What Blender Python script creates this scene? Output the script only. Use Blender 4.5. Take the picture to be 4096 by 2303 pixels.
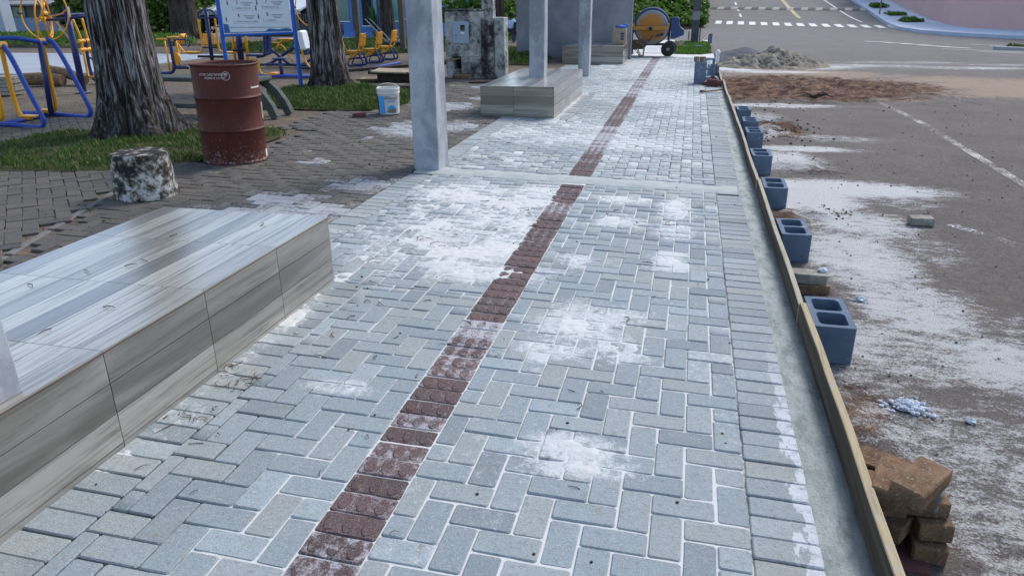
import bpy, bmesh, math, random
import numpy as np
from mathutils import Vector, Matrix
random.seed(7); RNG = np.random.default_rng(7)
SC = bpy.context.scene
COL = SC.collection
for o in list(bpy.data.objects): bpy.data.objects.remove(o)

# ---------------------------------------------------------------- camera, sky, sun, exposure
CAMH = 1.5
CR = Matrix(((0.9739482, -0.07374978, 0.21444317), (0.226546, 0.35850814, -0.90562068), (-0.01009029, 0.93060888, 0.36587608)))
cam = bpy.data.cameras.new('camera'); cam.sensor_width = 36; cam.lens = 0.718 * 36; cam.clip_start = 0.05; cam.clip_end = 600
camo = bpy.data.objects.new('camera', cam); COL.objects.link(camo)
camo.matrix_world = Matrix.Translation((0, 0, CAMH)) @ CR.to_4x4()
SC.camera = camo

SUN_EL, SUN_AZ = math.radians(45), math.radians(30)      # azimuth from +Y towards +X
world = bpy.data.worlds.new('World'); SC.world = world; world.use_nodes = True
wn = world.node_tree; bg = wn.nodes['Background']
sky = wn.nodes.new('ShaderNodeTexSky'); sky.sky_type = 'NISHITA'; sky.sun_disc = False
sky.sun_elevation = SUN_EL; sky.sun_rotation = SUN_AZ; sky.air_density = 1.0; sky.dust_density = 1.4; sky.ozone_density = 1.0
wn.links.new(sky.outputs[0], bg.inputs[0]); bg.inputs[1].default_value = 0.15
sl = bpy.data.lights.new('sun', 'SUN'); sl.energy = 1.4; sl.angle = math.radians(18); sl.color = (1.0, 0.96, 0.90)
so = bpy.data.objects.new('sun', sl); COL.objects.link(so)
sd = Vector((math.sin(SUN_AZ) * math.cos(SUN_EL), math.cos(SUN_AZ) * math.cos(SUN_EL), math.sin(SUN_EL)))
so.rotation_euler = sd.to_track_quat('Z', 'Y').to_euler(); so.location = (0, 0, 20)
vs = SC.view_settings; vs.view_transform = 'Standard'; vs.look = 'None'; vs.gamma = 1; vs.use_curve_mapping = False
vs.exposure = 0.92
SC.cycles.max_bounces = 6

# ---------------------------------------------------------------- ground heights
FALL = 0.025                                   # the new paving drains towards the road
def gz(x): return -FALL * max(x, -4.0)
def ramp(y):
    u = max(0.0, y - 42)
    return 0.094 * u * u / 28 if u < 14 else 0.094 * (u - 7)
RZ = -0.17
def rz(y): return RZ + ramp(y)

# ---------------------------------------------------------------- mesh helpers
class MB:
    def __init__(s): s.v = []; s.f = []; s.m = []; s.cm = 0
    def add(s, vs, fs):
        b = len(s.v); s.v.extend([tuple(p) for p in vs])
        for f in fs: s.f.append([i + b for i in f]); s.m.append(s.cm)
        return s
    def box(s, c, d, rz_=0, rx=0, ry=0, ch=0.0):
        x, y, z = d[0] / 2, d[1] / 2, d[2] / 2
        M = Matrix.Rotation(rz_, 3, 'Z') @ Matrix.Rotation(ry, 3, 'Y') @ Matrix.Rotation(rx, 3, 'X')
        C = Vector(c)
        if ch <= 0:
            vs = [C + M @ Vector((a * x, b * y, e * z)) for e in (-1, 1) for a, b in ((-1, -1), (1, -1), (1, 1), (-1, 1))]
            return s.add(vs, [(3, 2, 1, 0), (4, 5, 6, 7), (0, 1, 5, 4), (1, 2, 6, 5), (2, 3, 7, 6), (3, 0, 4, 7)])
        k = min(ch, x * .9, y * .9, z * .9); vs = []; idx = {}
        for a in (-1, 1):
            for b in (-1, 1):
                for e in (-1, 1):
                    idx[a, b, e] = len(vs)
                    vs += [C + M @ Vector((a * x, b * (y - k), e * (z - k))), C + M @ Vector((a * (x - k), b * y, e * (z - k))), C + M @ Vector((a * (x - k), b * (y - k), e * z))]
        fs = []
        for a in (-1, 1):
            q = [idx[a, -1, -1], idx[a, 1, -1], idx[a, 1, 1], idx[a, -1, 1]]; fs.append(q if a > 0 else q[::-1])
            q = [idx[-1, a, -1] + 1, idx[1, a, -1] + 1, idx[1, a, 1] + 1, idx[-1, a, 1] + 1]; fs.append(q[::-1] if a > 0 else q)
            q = [idx[-1, -1, a] + 2, idx[1, -1, a] + 2, idx[1, 1, a] + 2, idx[-1, 1, a] + 2]; fs.append(q if a > 0 else q[::-1])
            for b in (-1, 1):
                fs.append((idx[a, b, -1], idx[a, b, 1], idx[a, b, 1] + 1, idx[a, b, -1] + 1))
                fs.append((idx[a, -1, b], idx[a, 1, b], idx[a, 1, b] + 2, idx[a, -1, b] + 2))
                fs.append((idx[-1, a, b] + 1, idx[1, a, b] + 1, idx[1, a, b] + 2, idx[-1, a, b] + 2))
                for e in (-1, 1): i = idx[a, b, e]; fs.append((i, i + 1, i + 2))
        return s.add(vs, fs)
    def tube(s, path, r, n=8, closed=False, caps=True):
        P = [Vector(p) for p in path]; L = len(P); rr = r if isinstance(r, (list, tuple)) else [r] * L
        vs = []; N = None
        for i, p in enumerate(P):
            if closed: t = P[(i + 1) % L] - P[i - 1]
            else: t = P[min(i + 1, L - 1)] - P[max(i - 1, 0)]
            t = t.normalized() if t.length > 1e-9 else Vector((0, 0, 1))
            if N is None:
                N = t.cross(Vector((0, 0, 1)));
                if N.length < .1: N = t.cross(Vector((1, 0, 0)))
            N = (N - t * N.dot(t)); N.normalize(); B = t.cross(N)
            for k in range(n):
                a = 2 * math.pi * k / n; vs.append(p + (N * math.cos(a) + B * math.sin(a)) * rr[i])
        fs = []
        for i in range(L if closed else L - 1):
            j = (i + 1) % L
            for k in range(n): fs.append((i * n + k, i * n + (k + 1) % n, j * n + (k + 1) % n, j * n + k))
        if caps and not closed: fs.append(list(range(n))[::-1]); fs.append([(L - 1) * n + k for k in range(n)])
        return s.add(vs, fs)
    def lathe(s, prof, n=24, c=(0, 0, 0), M=None, capb=True, capt=True):
        vs = []; C = Vector(c)
        for r, z in prof:
            for k in range(n):
                a = 2 * math.pi * k / n; p = Vector((r * math.cos(a), r * math.sin(a), z)); vs.append(C + (M @ p if M else p))
        fs = [(i * n + k, i * n + (k + 1) % n, (i + 1) * n + (k + 1) % n, (i + 1) * n + k) for i in range(len(prof) - 1) for k in range(n)]
        if capb: fs.append(list(range(n))[::-1])
        if capt: fs.append([(len(prof) - 1) * n + k for k in range(n)])
        return s.add(vs, fs)
    def prism(s, poly, z0, z1, M=None):
        n = len(poly); vs = [Vector((x, y, z0)) for x, y in poly] + [Vector((x, y, z1)) for x, y in poly]
        if M: vs = [M @ p for p in vs]
        return s.add(vs, [list(range(n))[::-1], list(range(n, 2 * n))] + [(k, (k + 1) % n, n + (k + 1) % n, n + k) for k in range(n)])
    def mesh(s, name, mats):
        me = bpy.data.meshes.new(name); me.from_pydata(s.v, [], s.f)
        for m in (mats if isinstance(mats, (list, tuple)) else [mats]): me.materials.append(m)
        if any(s.m): me.polygons.foreach_set('material_index', s.m)
        bm = bmesh.new(); bm.from_mesh(me); bmesh.ops.recalc_face_normals(bm, faces=bm.faces); bm.to_mesh(me); bm.free()
        me.update(); return me
    def build(s, name, mats, parent=None, smooth=False, loc=None, rot=None):
        return link(name, s.mesh(name, mats), parent, smooth, loc, rot)

def link(name, me, parent=None, smooth=False, loc=None, rot=None):
    if smooth is True: me.polygons.foreach_set('use_smooth', [True] * len(me.polygons))
    elif smooth: me.shade_smooth() if False else smooth_angle(me, smooth)
    o = bpy.data.objects.new(name, me); COL.objects.link(o)
    if parent: o.parent = parent
    if loc is not None: o.location = loc
    if rot is not None: o.rotation_euler = rot
    return o
def smooth_angle(me, ang):
    bm = bmesh.new(); bm.from_mesh(me)
    for f in bm.faces: f.smooth = True
    for e in bm.edges:
        if len(e.link_faces) == 2 and e.calc_face_angle(0) > ang: e.smooth = False
    bm.to_mesh(me); bm.free()
def npmesh(name, V, F, mats, attrs=None, parent=None, smooth=False, mi=None):
    """V (n,3) array, F (m,k) array of equal-size faces"""
    me = bpy.data.meshes.new(name); V = np.asarray(V, np.float32); F = np.asarray(F, np.int32); k = F.shape[1]
    me.vertices.add(len(V)); me.vertices.foreach_set('co', V.ravel())
    me.loops.add(F.size); me.loops.foreach_set('vertex_index', F.ravel())
    me.polygons.add(len(F)); me.polygons.foreach_set('loop_start', np.arange(0, F.size, k, dtype=np.int32))
    for m in (mats if isinstance(mats, (list, tuple)) else [mats]): me.materials.append(m)
    if mi is not None: me.polygons.foreach_set('material_index', np.asarray(mi, np.int32))
    if smooth: me.polygons.foreach_set('use_smooth', np.ones(len(F), bool))
    for a, d in (attrs or {}).items():
        at = me.attributes.new(a, 'FLOAT', 'POINT'); at.data.foreach_set('value', np.asarray(d, np.float32))
    me.update(calc_edges=True); me.validate()
    o = bpy.data.objects.new(name, me); COL.objects.link(o)
    if parent: o.parent = parent
    return o
def grid(xs, ys, zf):
    X, Y = np.meshgrid(xs, ys); Zz = zf(X, Y); V = np.stack([X, Y, Zz], -1).reshape(-1, 3)
    nx, ny = len(xs), len(ys); i = np.arange(nx - 1); j = np.arange(ny - 1); I, J = np.meshgrid(i, j); a = (J * nx + I).ravel()
    return V, np.stack([a, a + 1, a + nx + 1, a + nx], -1), X, Y
_T = {}
def vn(x, y, sc, seed=0):
    """value noise in [0,1]"""
    if seed not in _T: _T[seed] = np.random.default_rng(seed).random((256, 256))
    T = _T[seed]; x = np.asarray(x) * sc + 37.3; y = np.asarray(y) * sc + 91.7
    xi = np.floor(x).astype(int); yi = np.floor(y).astype(int); fx = x - xi; fy = y - yi
    fx = fx * fx * (3 - 2 * fx); fy = fy * fy * (3 - 2 * fy); g = lambda a, b: T[a % 256, b % 256]
    return (g(xi, yi) * (1 - fx) + g(xi + 1, yi) * fx) * (1 - fy) + (g(xi, yi + 1) * (1 - fx) + g(xi + 1, yi + 1) * fx) * fy
def fbm(x, y, sc, oct=4, seed=0):
    t = 0; a = .5; w = 0
    for k in range(oct): t = t + a * vn(x, y, sc * 2 ** k, seed + k); w += a; a *= .55
    return t / w
def ell(x, y, L):
    """soft union of ellipses (cx,cy,rx,ry,strength)"""
    t = np.zeros_like(np.asarray(x, float))
    for cx, cy, rx, ry, s in L: t = np.maximum(t, s * np.clip(1.6 - 1.1 * np.sqrt(((x - cx) / rx) ** 2 + ((y - cy) / ry) ** 2), 0, 1))
    return t

def tag(o, label=None, cat=None, group=None, kind=None):
    if label: o['label'] = label
    if cat: o['category'] = cat
    if group: o['group'] = group
    if kind: o['kind'] = kind
    return o
def thing(name, label, cat, loc=(0, 0, 0), rz_=0, group=None):
    o = bpy.data.objects.new(name, None); COL.objects.link(o); o.location = loc; o.rotation_euler = (0, 0, rz_); o.empty_display_size = .1
    return tag(o, label, cat, group)
def copy_tree(o, parent=None):
    c = o.copy(); COL.objects.link(c); c.parent = parent
    for ch in [k for k in bpy.data.objects if k.parent == o]: copy_tree(ch, c)
    return c
def text_mesh(body, size, mat, extrude=0.0006, align='CENTER', spacing=1.0):
    cu = bpy.data.curves.new('txt', 'FONT'); cu.body = body; cu.size = size; cu.extrude = extrude; cu.align_x = align; cu.resolution_u = 2; cu.space_character = spacing
    t = bpy.data.objects.new('txt', cu); COL.objects.link(t)
    bpy.context.view_layer.update()
    me = bpy.data.meshes.new_from_object(t.evaluated_get(bpy.context.evaluated_depsgraph_get()))
    bpy.data.objects.remove(t); bpy.data.curves.remove(cu); me.materials.clear(); me.materials.append(mat); return me

# ---------------------------------------------------------------- materials
class NT:
    def __init__(s, name):
        s.m = bpy.data.materials.new(name); s.m.use_nodes = True; s.t = s.m.node_tree; s.n = s.t.nodes; s.b = s.n['Principled BSDF']
        s.g = None
    def new(s, ty): return s.n.new('ShaderNode' + ty)
    def plug(s, v, sock):
        if isinstance(v, bpy.types.NodeSocket): s.t.links.new(v, sock)
        elif isinstance(v, (tuple, list)) and len(v) == 3 and sock.type == 'RGBA': sock.default_value = (*v, 1)
        else: sock.default_value = v
    def pos(s):
        if not s.g: s.g = s.new('NewGeometry')
        return s.g.outputs['Position']
    def obj(s): return s.new('TexCoord').outputs['Object']
    def gen(s): return s.new('TexCoord').outputs['Generated']
    def island(s):
        s.pos(); return s.g.outputs['Random Per Island']
    def rnd(s): return s.new('ObjectInfo').outputs['Random']
    def map(s, v, sc=(1, 1, 1), rot=(0, 0, 0), loc=(0, 0, 0)):
        n = s.new('Mapping'); s.plug(v, n.inputs[0]); n.inputs['Scale'].default_value = sc; n.inputs['Rotation'].default_value = rot; n.inputs['Location'].default_value = loc
        return n.outputs[0]
    def noise(s, v, sc, det=4, rough=.55, dist=0.0):
        n = s.new('TexNoise'); s.plug(v, n.inputs['Vector']); n.inputs['Scale'].default_value = sc; n.inputs['Detail'].default_value = det
        n.inputs['Roughness'].default_value = rough; n.inputs['Distortion'].default_value = dist; return n.outputs[0]
    def voro(s, v, sc, feat='F1'):
        n = s.new('TexVoronoi'); n.feature = feat; s.plug(v, n.inputs['Vector']); n.inputs['Scale'].default_value = sc; return n.outputs[0]
    def ramp(s, f, st):
        n = s.new('ValToRGB'); s.plug(f, n.inputs[0]); e = n.color_ramp.elements
        while len(e) < len(st): e.new(.5)
        for k, (p, c) in enumerate(st):
            e[k].position = p; e[k].color = (*c, 1) if isinstance(c, (tuple, list)) else (c, c, c, 1)
        return n.outputs[0]
    def mix(s, f, a, b, mode='MIX'):
        n = s.new('Mix'); n.data_type = 'RGBA'; n.blend_type = mode; n.clamp_result = False
        s.plug(f, n.inputs[0]); s.plug(a, n.inputs[6]); s.plug(b, n.inputs[7]); return n.outputs[2]
    def math(s, op, a, b=0.0, c=0.0, clamp=False):
        n = s.new('Math'); n.operation = op; n.use_clamp = clamp; s.plug(a, n.inputs[0]); s.plug(b, n.inputs[1])
        s.plug(c, n.inputs[2]); return n.outputs[0]
    def sstep(s, v, a, b):
        n = s.new('MapRange'); n.interpolation_type = 'SMOOTHSTEP'; s.plug(v, n.inputs[0]); s.plug(a, n.inputs[1]); s.plug(b, n.inputs[2])
        return n.outputs[0]
    def attr(s, name, ty='GEOMETRY'):
        n = s.new('Attribute'); n.attribute_type = ty; n.attribute_name = name; return n.outputs['Fac']
    def both(s, name): return s.math('ADD', s.attr(name), s.attr(name, 'OBJECT'))
    def sep(s, v, i):
        n = s.new('SeparateXYZ'); s.plug(v, n.inputs[0]); return n.outputs[i]
    def bump(s, h, st=.5, d=.005):
        n = s.new('Bump'); s.plug(h, n.inputs['Height']); n.inputs['Strength'].default_value = st; n.inputs['Distance'].default_value = d
        s.t.links.new(n.outputs[0], s.b.inputs['Normal']); return n
    def out(s, col, rough=.7, spec=.5, metal=0.0):
        s.plug(col, s.b.inputs['Base Color']); s.plug(rough, s.b.inputs['Roughness']); s.plug(spec, s.b.inputs['Specular IOR Level']); s.plug(metal, s.b.inputs['Metallic'])
        return s.m

def simple(name, c, rough=.6, var=.25, sc=6, bump=0.0, bsc=60, spec=.4, metal=0.0, dirt=None, dsc=3, dlo=.5, dhi=.7):
    n = NT(name); p = n.obj(); f = n.noise(p, sc, 5)
    col = n.ramp(f, [(.25, tuple(k * (1 - var) for k in c)), (.75, tuple(min(1, k * (1 + var)) for k in c))])
    if dirt: col = n.mix(n.sstep(n.noise(p, dsc, 7, .65), dlo, dhi), col, dirt)
    if bump: n.bump(n.noise(p, bsc, 5), bump, .004)
    return n.out(col, rough, spec, metal)

PATCH = [(-1.12, 3.86, .34, .16, 1.0), (-1.3, 4.1, .40, .32, .88), (-1.10, 4.55, .16, .65, .95), (-1.3, 5.1, .40, .40, .84), (-1.65, 4.45, .46, .50, .80), (-1.9, 4.9, .45, .55, .68), (-1.7, 5.55, .6, .33, .92), (-1.15, 5.6, .25, .45, .95), (-1.7, 4.0, .28, .35, .72),
         (-1.30, 2.41, .15, .055, 1.0), (-.30, 2.22, .15, .08, .95), (-.22, 2.12, .14, .06, .9), (-.46, 3.28, .18, .22, .85), (-.5, 2.98, .16, .09, .9), (-.25, 3.05, .14, .16, .74), (-.3, 3.4, .22, .12, .62),
         (-.47, 5.74, .16, .12, .9), (-.03, 5.6, .12, .33, .8), (-.42, 5.1, .18, .14, .74), (-.02, 4.95, .12, .18, .75), (-.04, 4.36, .10, .16, .8), (-.58, 4.2, .12, .10, .7)]
def m_paver(name, base, warm, dustcol=(.545, .55, .535), dark=(.12, .13, .13), dustgain=1.0, patches=False, smear=False, valley=False):
    n = NT(name); p = n.pos(); r = n.both('rnd')
    c = n.ramp(r, [(0, tuple(k * .70 for k in base)), (.18, tuple(k * .9 for k in base)), (.5, base), (.78, warm), (1, tuple(k * 1.2 for k in base))])
    big = n.noise(p, 9, 5, .6); c = n.mix(n.math('MULTIPLY', n.sstep(big, .45, .7), .4), c, warm)
    med = n.noise(p, 62, 5, .7); c = n.mix(n.math('MULTIPLY', n.sstep(med, .50, .70), .55), c, tuple(k * .55 for k in base)); c = n.mix(n.math('MULTIPLY', n.sstep(med, .44, .30), .45), c, tuple(k * 1.45 for k in base))
    fine = n.noise(p, 380, 3, .75); c = n.mix(n.math('MULTIPLY', n.sstep(fine, .52, .68), .75), c, tuple(k * .55 for k in base)); c = n.mix(n.math('MULTIPLY', n.sstep(fine, .46, .30), .6), c, dustcol)
    spk = n.noise(p, 190, 2, .6); c = n.mix(n.math('MULTIPLY', n.sstep(spk, .58, .70), .42), c, dustcol)
    pit = n.noise(p, 140, 3, .6); c = n.mix(n.math('MULTIPLY', n.sstep(pit, .64, .74), .55), c, dark)
    st = n.noise(p, 13, 5, .65); c = n.mix(n.math('MULTIPLY', n.sstep(st, .61, .78), .6), c, (.21, .145, .085))
    d = n.both('dust'); dn = n.math('ADD', n.math('MULTIPLY', n.noise(p, 30, 6, .7, .4), .62), n.math('MULTIPLY', n.noise(p, 170, 4, .7), .38))
    if patches:
        acc = None
        for cx_, cy_, rx, ry, s_ in patches:
            a = n.new('VectorMath'); a.operation = 'SUBTRACT'; n.plug(p, a.inputs[0]); a.inputs[1].default_value = (cx_, cy_, 0)
            b = n.new('VectorMath'); b.operation = 'MULTIPLY'; n.t.links.new(a.outputs[0], b.inputs[0]); b.inputs[1].default_value = (1 / rx, 1 / ry, 0)
            l = n.new('VectorMath'); l.operation = 'LENGTH'; n.t.links.new(b.outputs[0], l.inputs[0])
            v = n.math('MULTIPLY', n.math('SUBTRACT', 1.75, l.outputs['Value'], clamp=True), s_); acc = v if acc is None else n.math('MAXIMUM', acc, v)
        d = n.math('ADD', d, n.math('MULTIPLY', acc, .52))
    if valley: d = n.math('ADD', d, n.math('MULTIPLY', n.math('LESS_THAN', n.sep(n.obj(), 2), .0012), .14))
    th = n.math('SUBTRACT', .78, n.math('MULTIPLY', d, .46 * dustgain))
    c = n.mix(n.math('MULTIPLY', n.sstep(dn, n.math('SUBTRACT', th, .11), n.math('ADD', th, .09)), .9), c, dustcol)
    if smear:
        x_ = n.math('ADD', n.sep(p, 0), n.math('MULTIPLY', n.math('SUBTRACT', n.noise(n.map(p, (1, .35, 1)), 26, 5, .6), .5), .22)); k = n.math('MULTIPLY', n.sstep(x_, .425, .437), n.sstep(n.sep(p, 1), 3.6, 2.5))
        c = n.mix(n.math('MULTIPLY', n.math('MULTIPLY', k, n.sstep(dn, .36, .52)), .85), c, (.56, .58, .60))
    n.bump(n.math('ADD', n.math('MULTIPLY', fine, .5), n.math('ADD', pit, med)), .7, .003)
    return n.out(c, n.ramp(big, [(.3, .75), (.7, .92)]), .3)

M = {}
M['paver'] = m_paver('grey_concrete_paver', (.248, .292, .308), (.276, .294, .280), patches=PATCH)
M['edge_paver'] = m_paver('edge_concrete_paver', (.255, .290, .298), (.288, .296, .270), dustgain=.8, smear=True, patches=[(-1.86, 2.8, .10, .8, 1.0), (-1.80, 2.0, .12, .2, .8), (-2.2, 5.0, .2, .8, .5), (-1.72, 10.8, .08, 1.5, .9)])
M['tactile'] = m_paver('red_tactile_paver', (.090, .054, .049), (.118, .064, .055), (.42, .41, .43), (.03, .02, .02), valley=True)
M['old_paver'] = m_paver('old_plaza_paver', (.080, .070, .057), (.102, .084, .062), (.36, .37, .38), (.04, .035, .03), 1.15)

n = NT('white_joint_powder'); p = n.pos(); a = n.attr('pow'); tk = n.attr('thick'); f = n.noise(p, 260, 4, .7); g = n.noise(p, 22, 6, .65); h = n.noise(p, 90, 5, .7)
white = n.mix(n.sstep(g, .45, .75), (.575, .575, .555), (.53, .51, .465)); white = n.mix(n.math('MULTIPLY', n.sstep(f, .56, .72), .6), white, (.36, .35, .33))
dk = n.mix(f, (.045, .043, .04), (.17, .165, .15)); c = n.mix(n.sstep(n.math('ADD', a, n.math('MULTIPLY', n.math('SUBTRACT', g, .5), .7)), .35, .75), dk, white)
thin = n.sstep(n.math('ADD', tk, n.math('MULTIPLY', n.math('SUBTRACT', h, .5), .9)), .55, .05); up = n.math('GREATER_THAN', tk, .01); c = n.mix(n.math('MULTIPLY', n.math('MULTIPLY', thin, up), .6), c, (.37, .395, .395))
n.bump(n.math('ADD', f, g), .5, .003); M['powder'] = n.out(c, .95, .1)

def m_concrete(name, a, b, sc=3, rough=.85, spots=.5, sp=(.2, .2, .2)):
    n = NT(name); p = n.pos(); f = n.noise(p, sc, 9, .68, .2); c = n.ramp(f, [(.3, a), (.7, b)]); s2 = n.noise(p, 90, 4, .7)
    c = n.mix(n.math('MULTIPLY', n.sstep(s2, .6, .75), spots), c, sp); n.bump(n.math('ADD', s2, n.noise(p, 300, 2)), .5, .004); return n.out(c, rough, .3)
n = NT('wet_edge_concrete'); p = n.pos(); f = n.noise(n.map(p, (1, .4, 1)), 16, 8, .7); g = n.noise(p, 70, 5, .75); h = n.noise(p, 220, 3, .7)
c = n.ramp(f, [(.36, (.25, .28, .26)), (.5, (.39, .42, .39)), (.64, (.52, .53, .49))]); c = n.mix(n.math('MULTIPLY', n.sstep(g, .55, .68), .7), c, (.19, .20, .185)); c = n.mix(n.math('MULTIPLY', n.sstep(g, .42, .30), .5), c, (.55, .555, .52)); c = n.mix(n.math('MULTIPLY', n.sstep(h, .60, .70), .7), c, (.10, .10, .09))
n.bump(n.math('ADD', n.math('MULTIPLY', f, 2), n.math('ADD', g, h)), 1.0, .006); M['strip'] = n.out(c, .85, .25)
M['band'] = m_concrete('band_concrete', (.28, .31, .295), (.43, .45, .425), 9, .8, .6, (.14, .14, .13))
M['pad'] = m_concrete('old_pad_concrete', (.25, .275, .31), (.34, .37, .41), 1.2)
M['slab'] = m_concrete('slab_bed', (.12, .12, .11), (.2, .19, .18))
M['kerb'] = m_concrete('kerb_concrete', (.3, .31, .32), (.45, .46, .46))
M['path'] = m_concrete('pale_path_concrete', (.48, .48, .45), (.62, .61, .57), 1.5)
M['bluewalk'] = m_concrete('pale_bluish_footway', (.46, .52, .60), (.60, .66, .74), 1.2)

# rendered column: smooth float marks with darker wet patches
n = NT('cement_render'); p = n.pos(); q = n.map(p, (1, 1, .45)); f = n.noise(q, 3.1, 8, .66, .35); g = n.noise(p, 18, 6, .65)
c = n.ramp(f, [(.40, (.225, .235, .265)), (.47, (.265, .275, .305)), (.52, (.335, .345, .375)), (.6, (.39, .40, .425)), (.7, (.44, .45, .475))])
c = n.mix(n.math('MULTIPLY', n.sstep(g, .55, .7), .3), c, (.5, .5, .52)); w = n.sstep(n.noise(p, 130, 4, .7), .57, .62)
low = n.sstep(n.sep(p, 2), .26, .06); c = n.mix(n.math('MULTIPLY', n.math('MULTIPLY', w, low), .6), c, (.6, .6, .6))
n.bump(n.math('ADD', g, n.math('MULTIPLY', n.noise(p, 220, 3), .4)), .25, .004); M['render'] = n.out(c, .8, .3)
n = NT('dark_cement_wall'); p = n.pos(); f = n.noise(p, 1.6, 7, .6, .2); c = n.ramp(f, [(.3, (.15, .155, .175)), (.5, (.21, .215, .235)), (.72, (.29, .29, .305))])
n.bump(n.noise(p, 120, 4), .25, .004); M['darkwall'] = n.out(c, .85, .3)

# wood-look porcelain plank
n = NT('wood_look_tile'); r = n.both('rnd'); p = n.obj(); q = n.map(p, (3, .35, 3)); q2 = n.map(p, (46, 1.6, 46))
off = n.new('VectorMath'); off.operation = 'ADD'; n.plug(q, off.inputs[0]); cx_ = n.new('CombineXYZ'); n.plug(n.math('MULTIPLY', r, 71), cx_.inputs[0]); n.plug(n.math('MULTIPLY', r, 37), cx_.inputs[1]); n.t.links.new(cx_.outputs[0], off.inputs[1])
off2 = n.new('VectorMath'); off2.operation = 'ADD'; n.plug(q2, off2.inputs[0]); n.t.links.new(cx_.outputs[0], off2.inputs[1])
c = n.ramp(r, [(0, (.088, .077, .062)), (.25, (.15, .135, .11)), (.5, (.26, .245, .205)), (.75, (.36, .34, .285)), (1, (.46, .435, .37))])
g = n.noise(off2.outputs[0], 1.0, 6, .7, .5); c = n.mix(n.math('MULTIPLY', n.sstep(g, .46, .62), .75), c, (.08, .068, .052))
h = n.noise(off.outputs[0], 1.6, 5, .6, 1.0); c = n.mix(n.math('MULTIPLY', n.sstep(h, .45, .7), .45), c, (.40, .39, .35))
n.bump(g, .06, .002); n.b.inputs['IOR'].default_value = 1.6; n.b.inputs['Coat Weight'].default_value = 1.0; n.b.inputs['Coat Roughness'].default_value = .21; n.b.inputs['Coat IOR'].default_value = 1.65; M['tile'] = n.out(c, n.ramp(h, [(.3, .30), (.7, .42)]), .5)
M['grout'] = simple('tile_grout', (.20, .18, .155), .8)
M['trim'] = simple('brown_tile_edge', (.10, .06, .045), .5)

n = NT('asphalt'); p = n.pos(); f = n.noise(p, 190, 4, .75); g = n.noise(p, 1.3, 6, .6); h = n.noise(p, 28, 6, .7, .3)
far = n.sstep(n.sep(p, 1), 10, 34)
base = n.mix(far, n.ramp(g, [(.3, (.140, .118, .102)), (.7, (.19, .163, .142))]), n.ramp(g, [(.3, (.165, .160, .158)), (.7, (.215, .208, .204))]))
f3 = n.noise(p, 48, 6, .8); c = n.mix(n.sstep(f, .52, .68), base, (.06, .053, .047)); c = n.mix(n.math('MULTIPLY', n.sstep(f, .46, .32), .7), c, (.36, .33, .30)); c = n.mix(n.math('MULTIPLY', n.sstep(f3, .51, .64), .7), c, (.07, .058, .05)); c = n.mix(n.math('MULTIPLY', n.sstep(f3, .44, .33), .5), c, (.33, .295, .26)); f4 = n.noise(p, 19, 6, .8); c = n.mix(n.math('MULTIPLY', n.sstep(f4, .50, .66), .5), c, (.075, .062, .052)); c = n.mix(n.math('MULTIPLY', n.sstep(f4, .44, .32), .35), c, (.30, .262, .225))
ta = n.attr('tan'); tm = n.sstep(n.math('ADD', ta, n.math('MULTIPLY', n.math('SUBTRACT', n.noise(p, 9, 7, .7), .5), 1.0)), .35, .7); c = n.mix(n.math('MULTIPLY', tm, .8), c, n.mix(n.noise(p, 14, 6, .7), (.24, .165, .105), (.46, .36, .26)))
so_ = n.attr('soil'); hs = n.noise(n.map(p, (.45, 1.5, 1)), 9, 7, .72, .2); sm = n.sstep(n.math('ADD', so_, n.math('MULTIPLY', n.math('SUBTRACT', n.math('ADD', n.math('MULTIPLY', h, .4), n.math('MULTIPLY', hs, .6)), .5), 2.2)), .42, .66)
soilc = n.ramp(n.noise(p, 5, 7, .7), [(.36, (.045, .022, .015)), (.5, (.11, .054, .034)), (.64, (.25, .145, .088))]); c = n.mix(sm, c, soilc)
wh = n.attr('white'); f2 = n.noise(p, 85, 6, .8, .3)
wm = n.sstep(n.math('ADD', wh, n.math('MULTIPLY', n.math('SUBTRACT', n.math('ADD', n.math('MULTIPLY', f2, .55), n.math('MULTIPLY', n.noise(n.map(p, (.7, 1.6, 1)), 11, 6, .7, .2), .45)), .5), 2.8)), .30, .64)
c = n.mix(wm, c, n.mix(h, (.54, .53, .50), (.64, .635, .62)))
n.bump(n.math('ADD', n.math('ADD', f, f3), n.math('MULTIPLY', sm, h)), 1.0, .012); M['asphalt'] = n.out(c, .92, .2)

def m_paint(name, col, lo=.42, hi=.58, under=None):
    n = NT(name); p = n.pos(); f = n.noise(p, 42, 7, .75); g = n.noise(p, 2.5, 4); k = n.sstep(n.math('ADD', f, n.math('MULTIPLY', n.math('SUBTRACT', g, .5), .5)), lo, hi); n.out(col, .85, .2)
    t = n.new('BsdfTransparent'); mx = n.new('MixShader'); n.plug(k, mx.inputs[0]); n.t.links.new(n.b.outputs[0], mx.inputs[1]); n.t.links.new(t.outputs[0], mx.inputs[2]); n.t.links.new(mx.outputs[0], n.n['Material Output'].inputs[0]); return n.m
M['paint'] = m_paint('worn_white_paint', (.48, .46, .41), .39, .53); M['paintfar'] = m_paint('white_road_paint', (.72, .71, .68), .55, .7)
M['paintyel'] = m_paint('worn_yellow_paint', (.52, .44, .24), .5, .7); M['paintfaint'] = m_paint('faint_road_paint', (.55, .54, .52), .36, .5)

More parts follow.
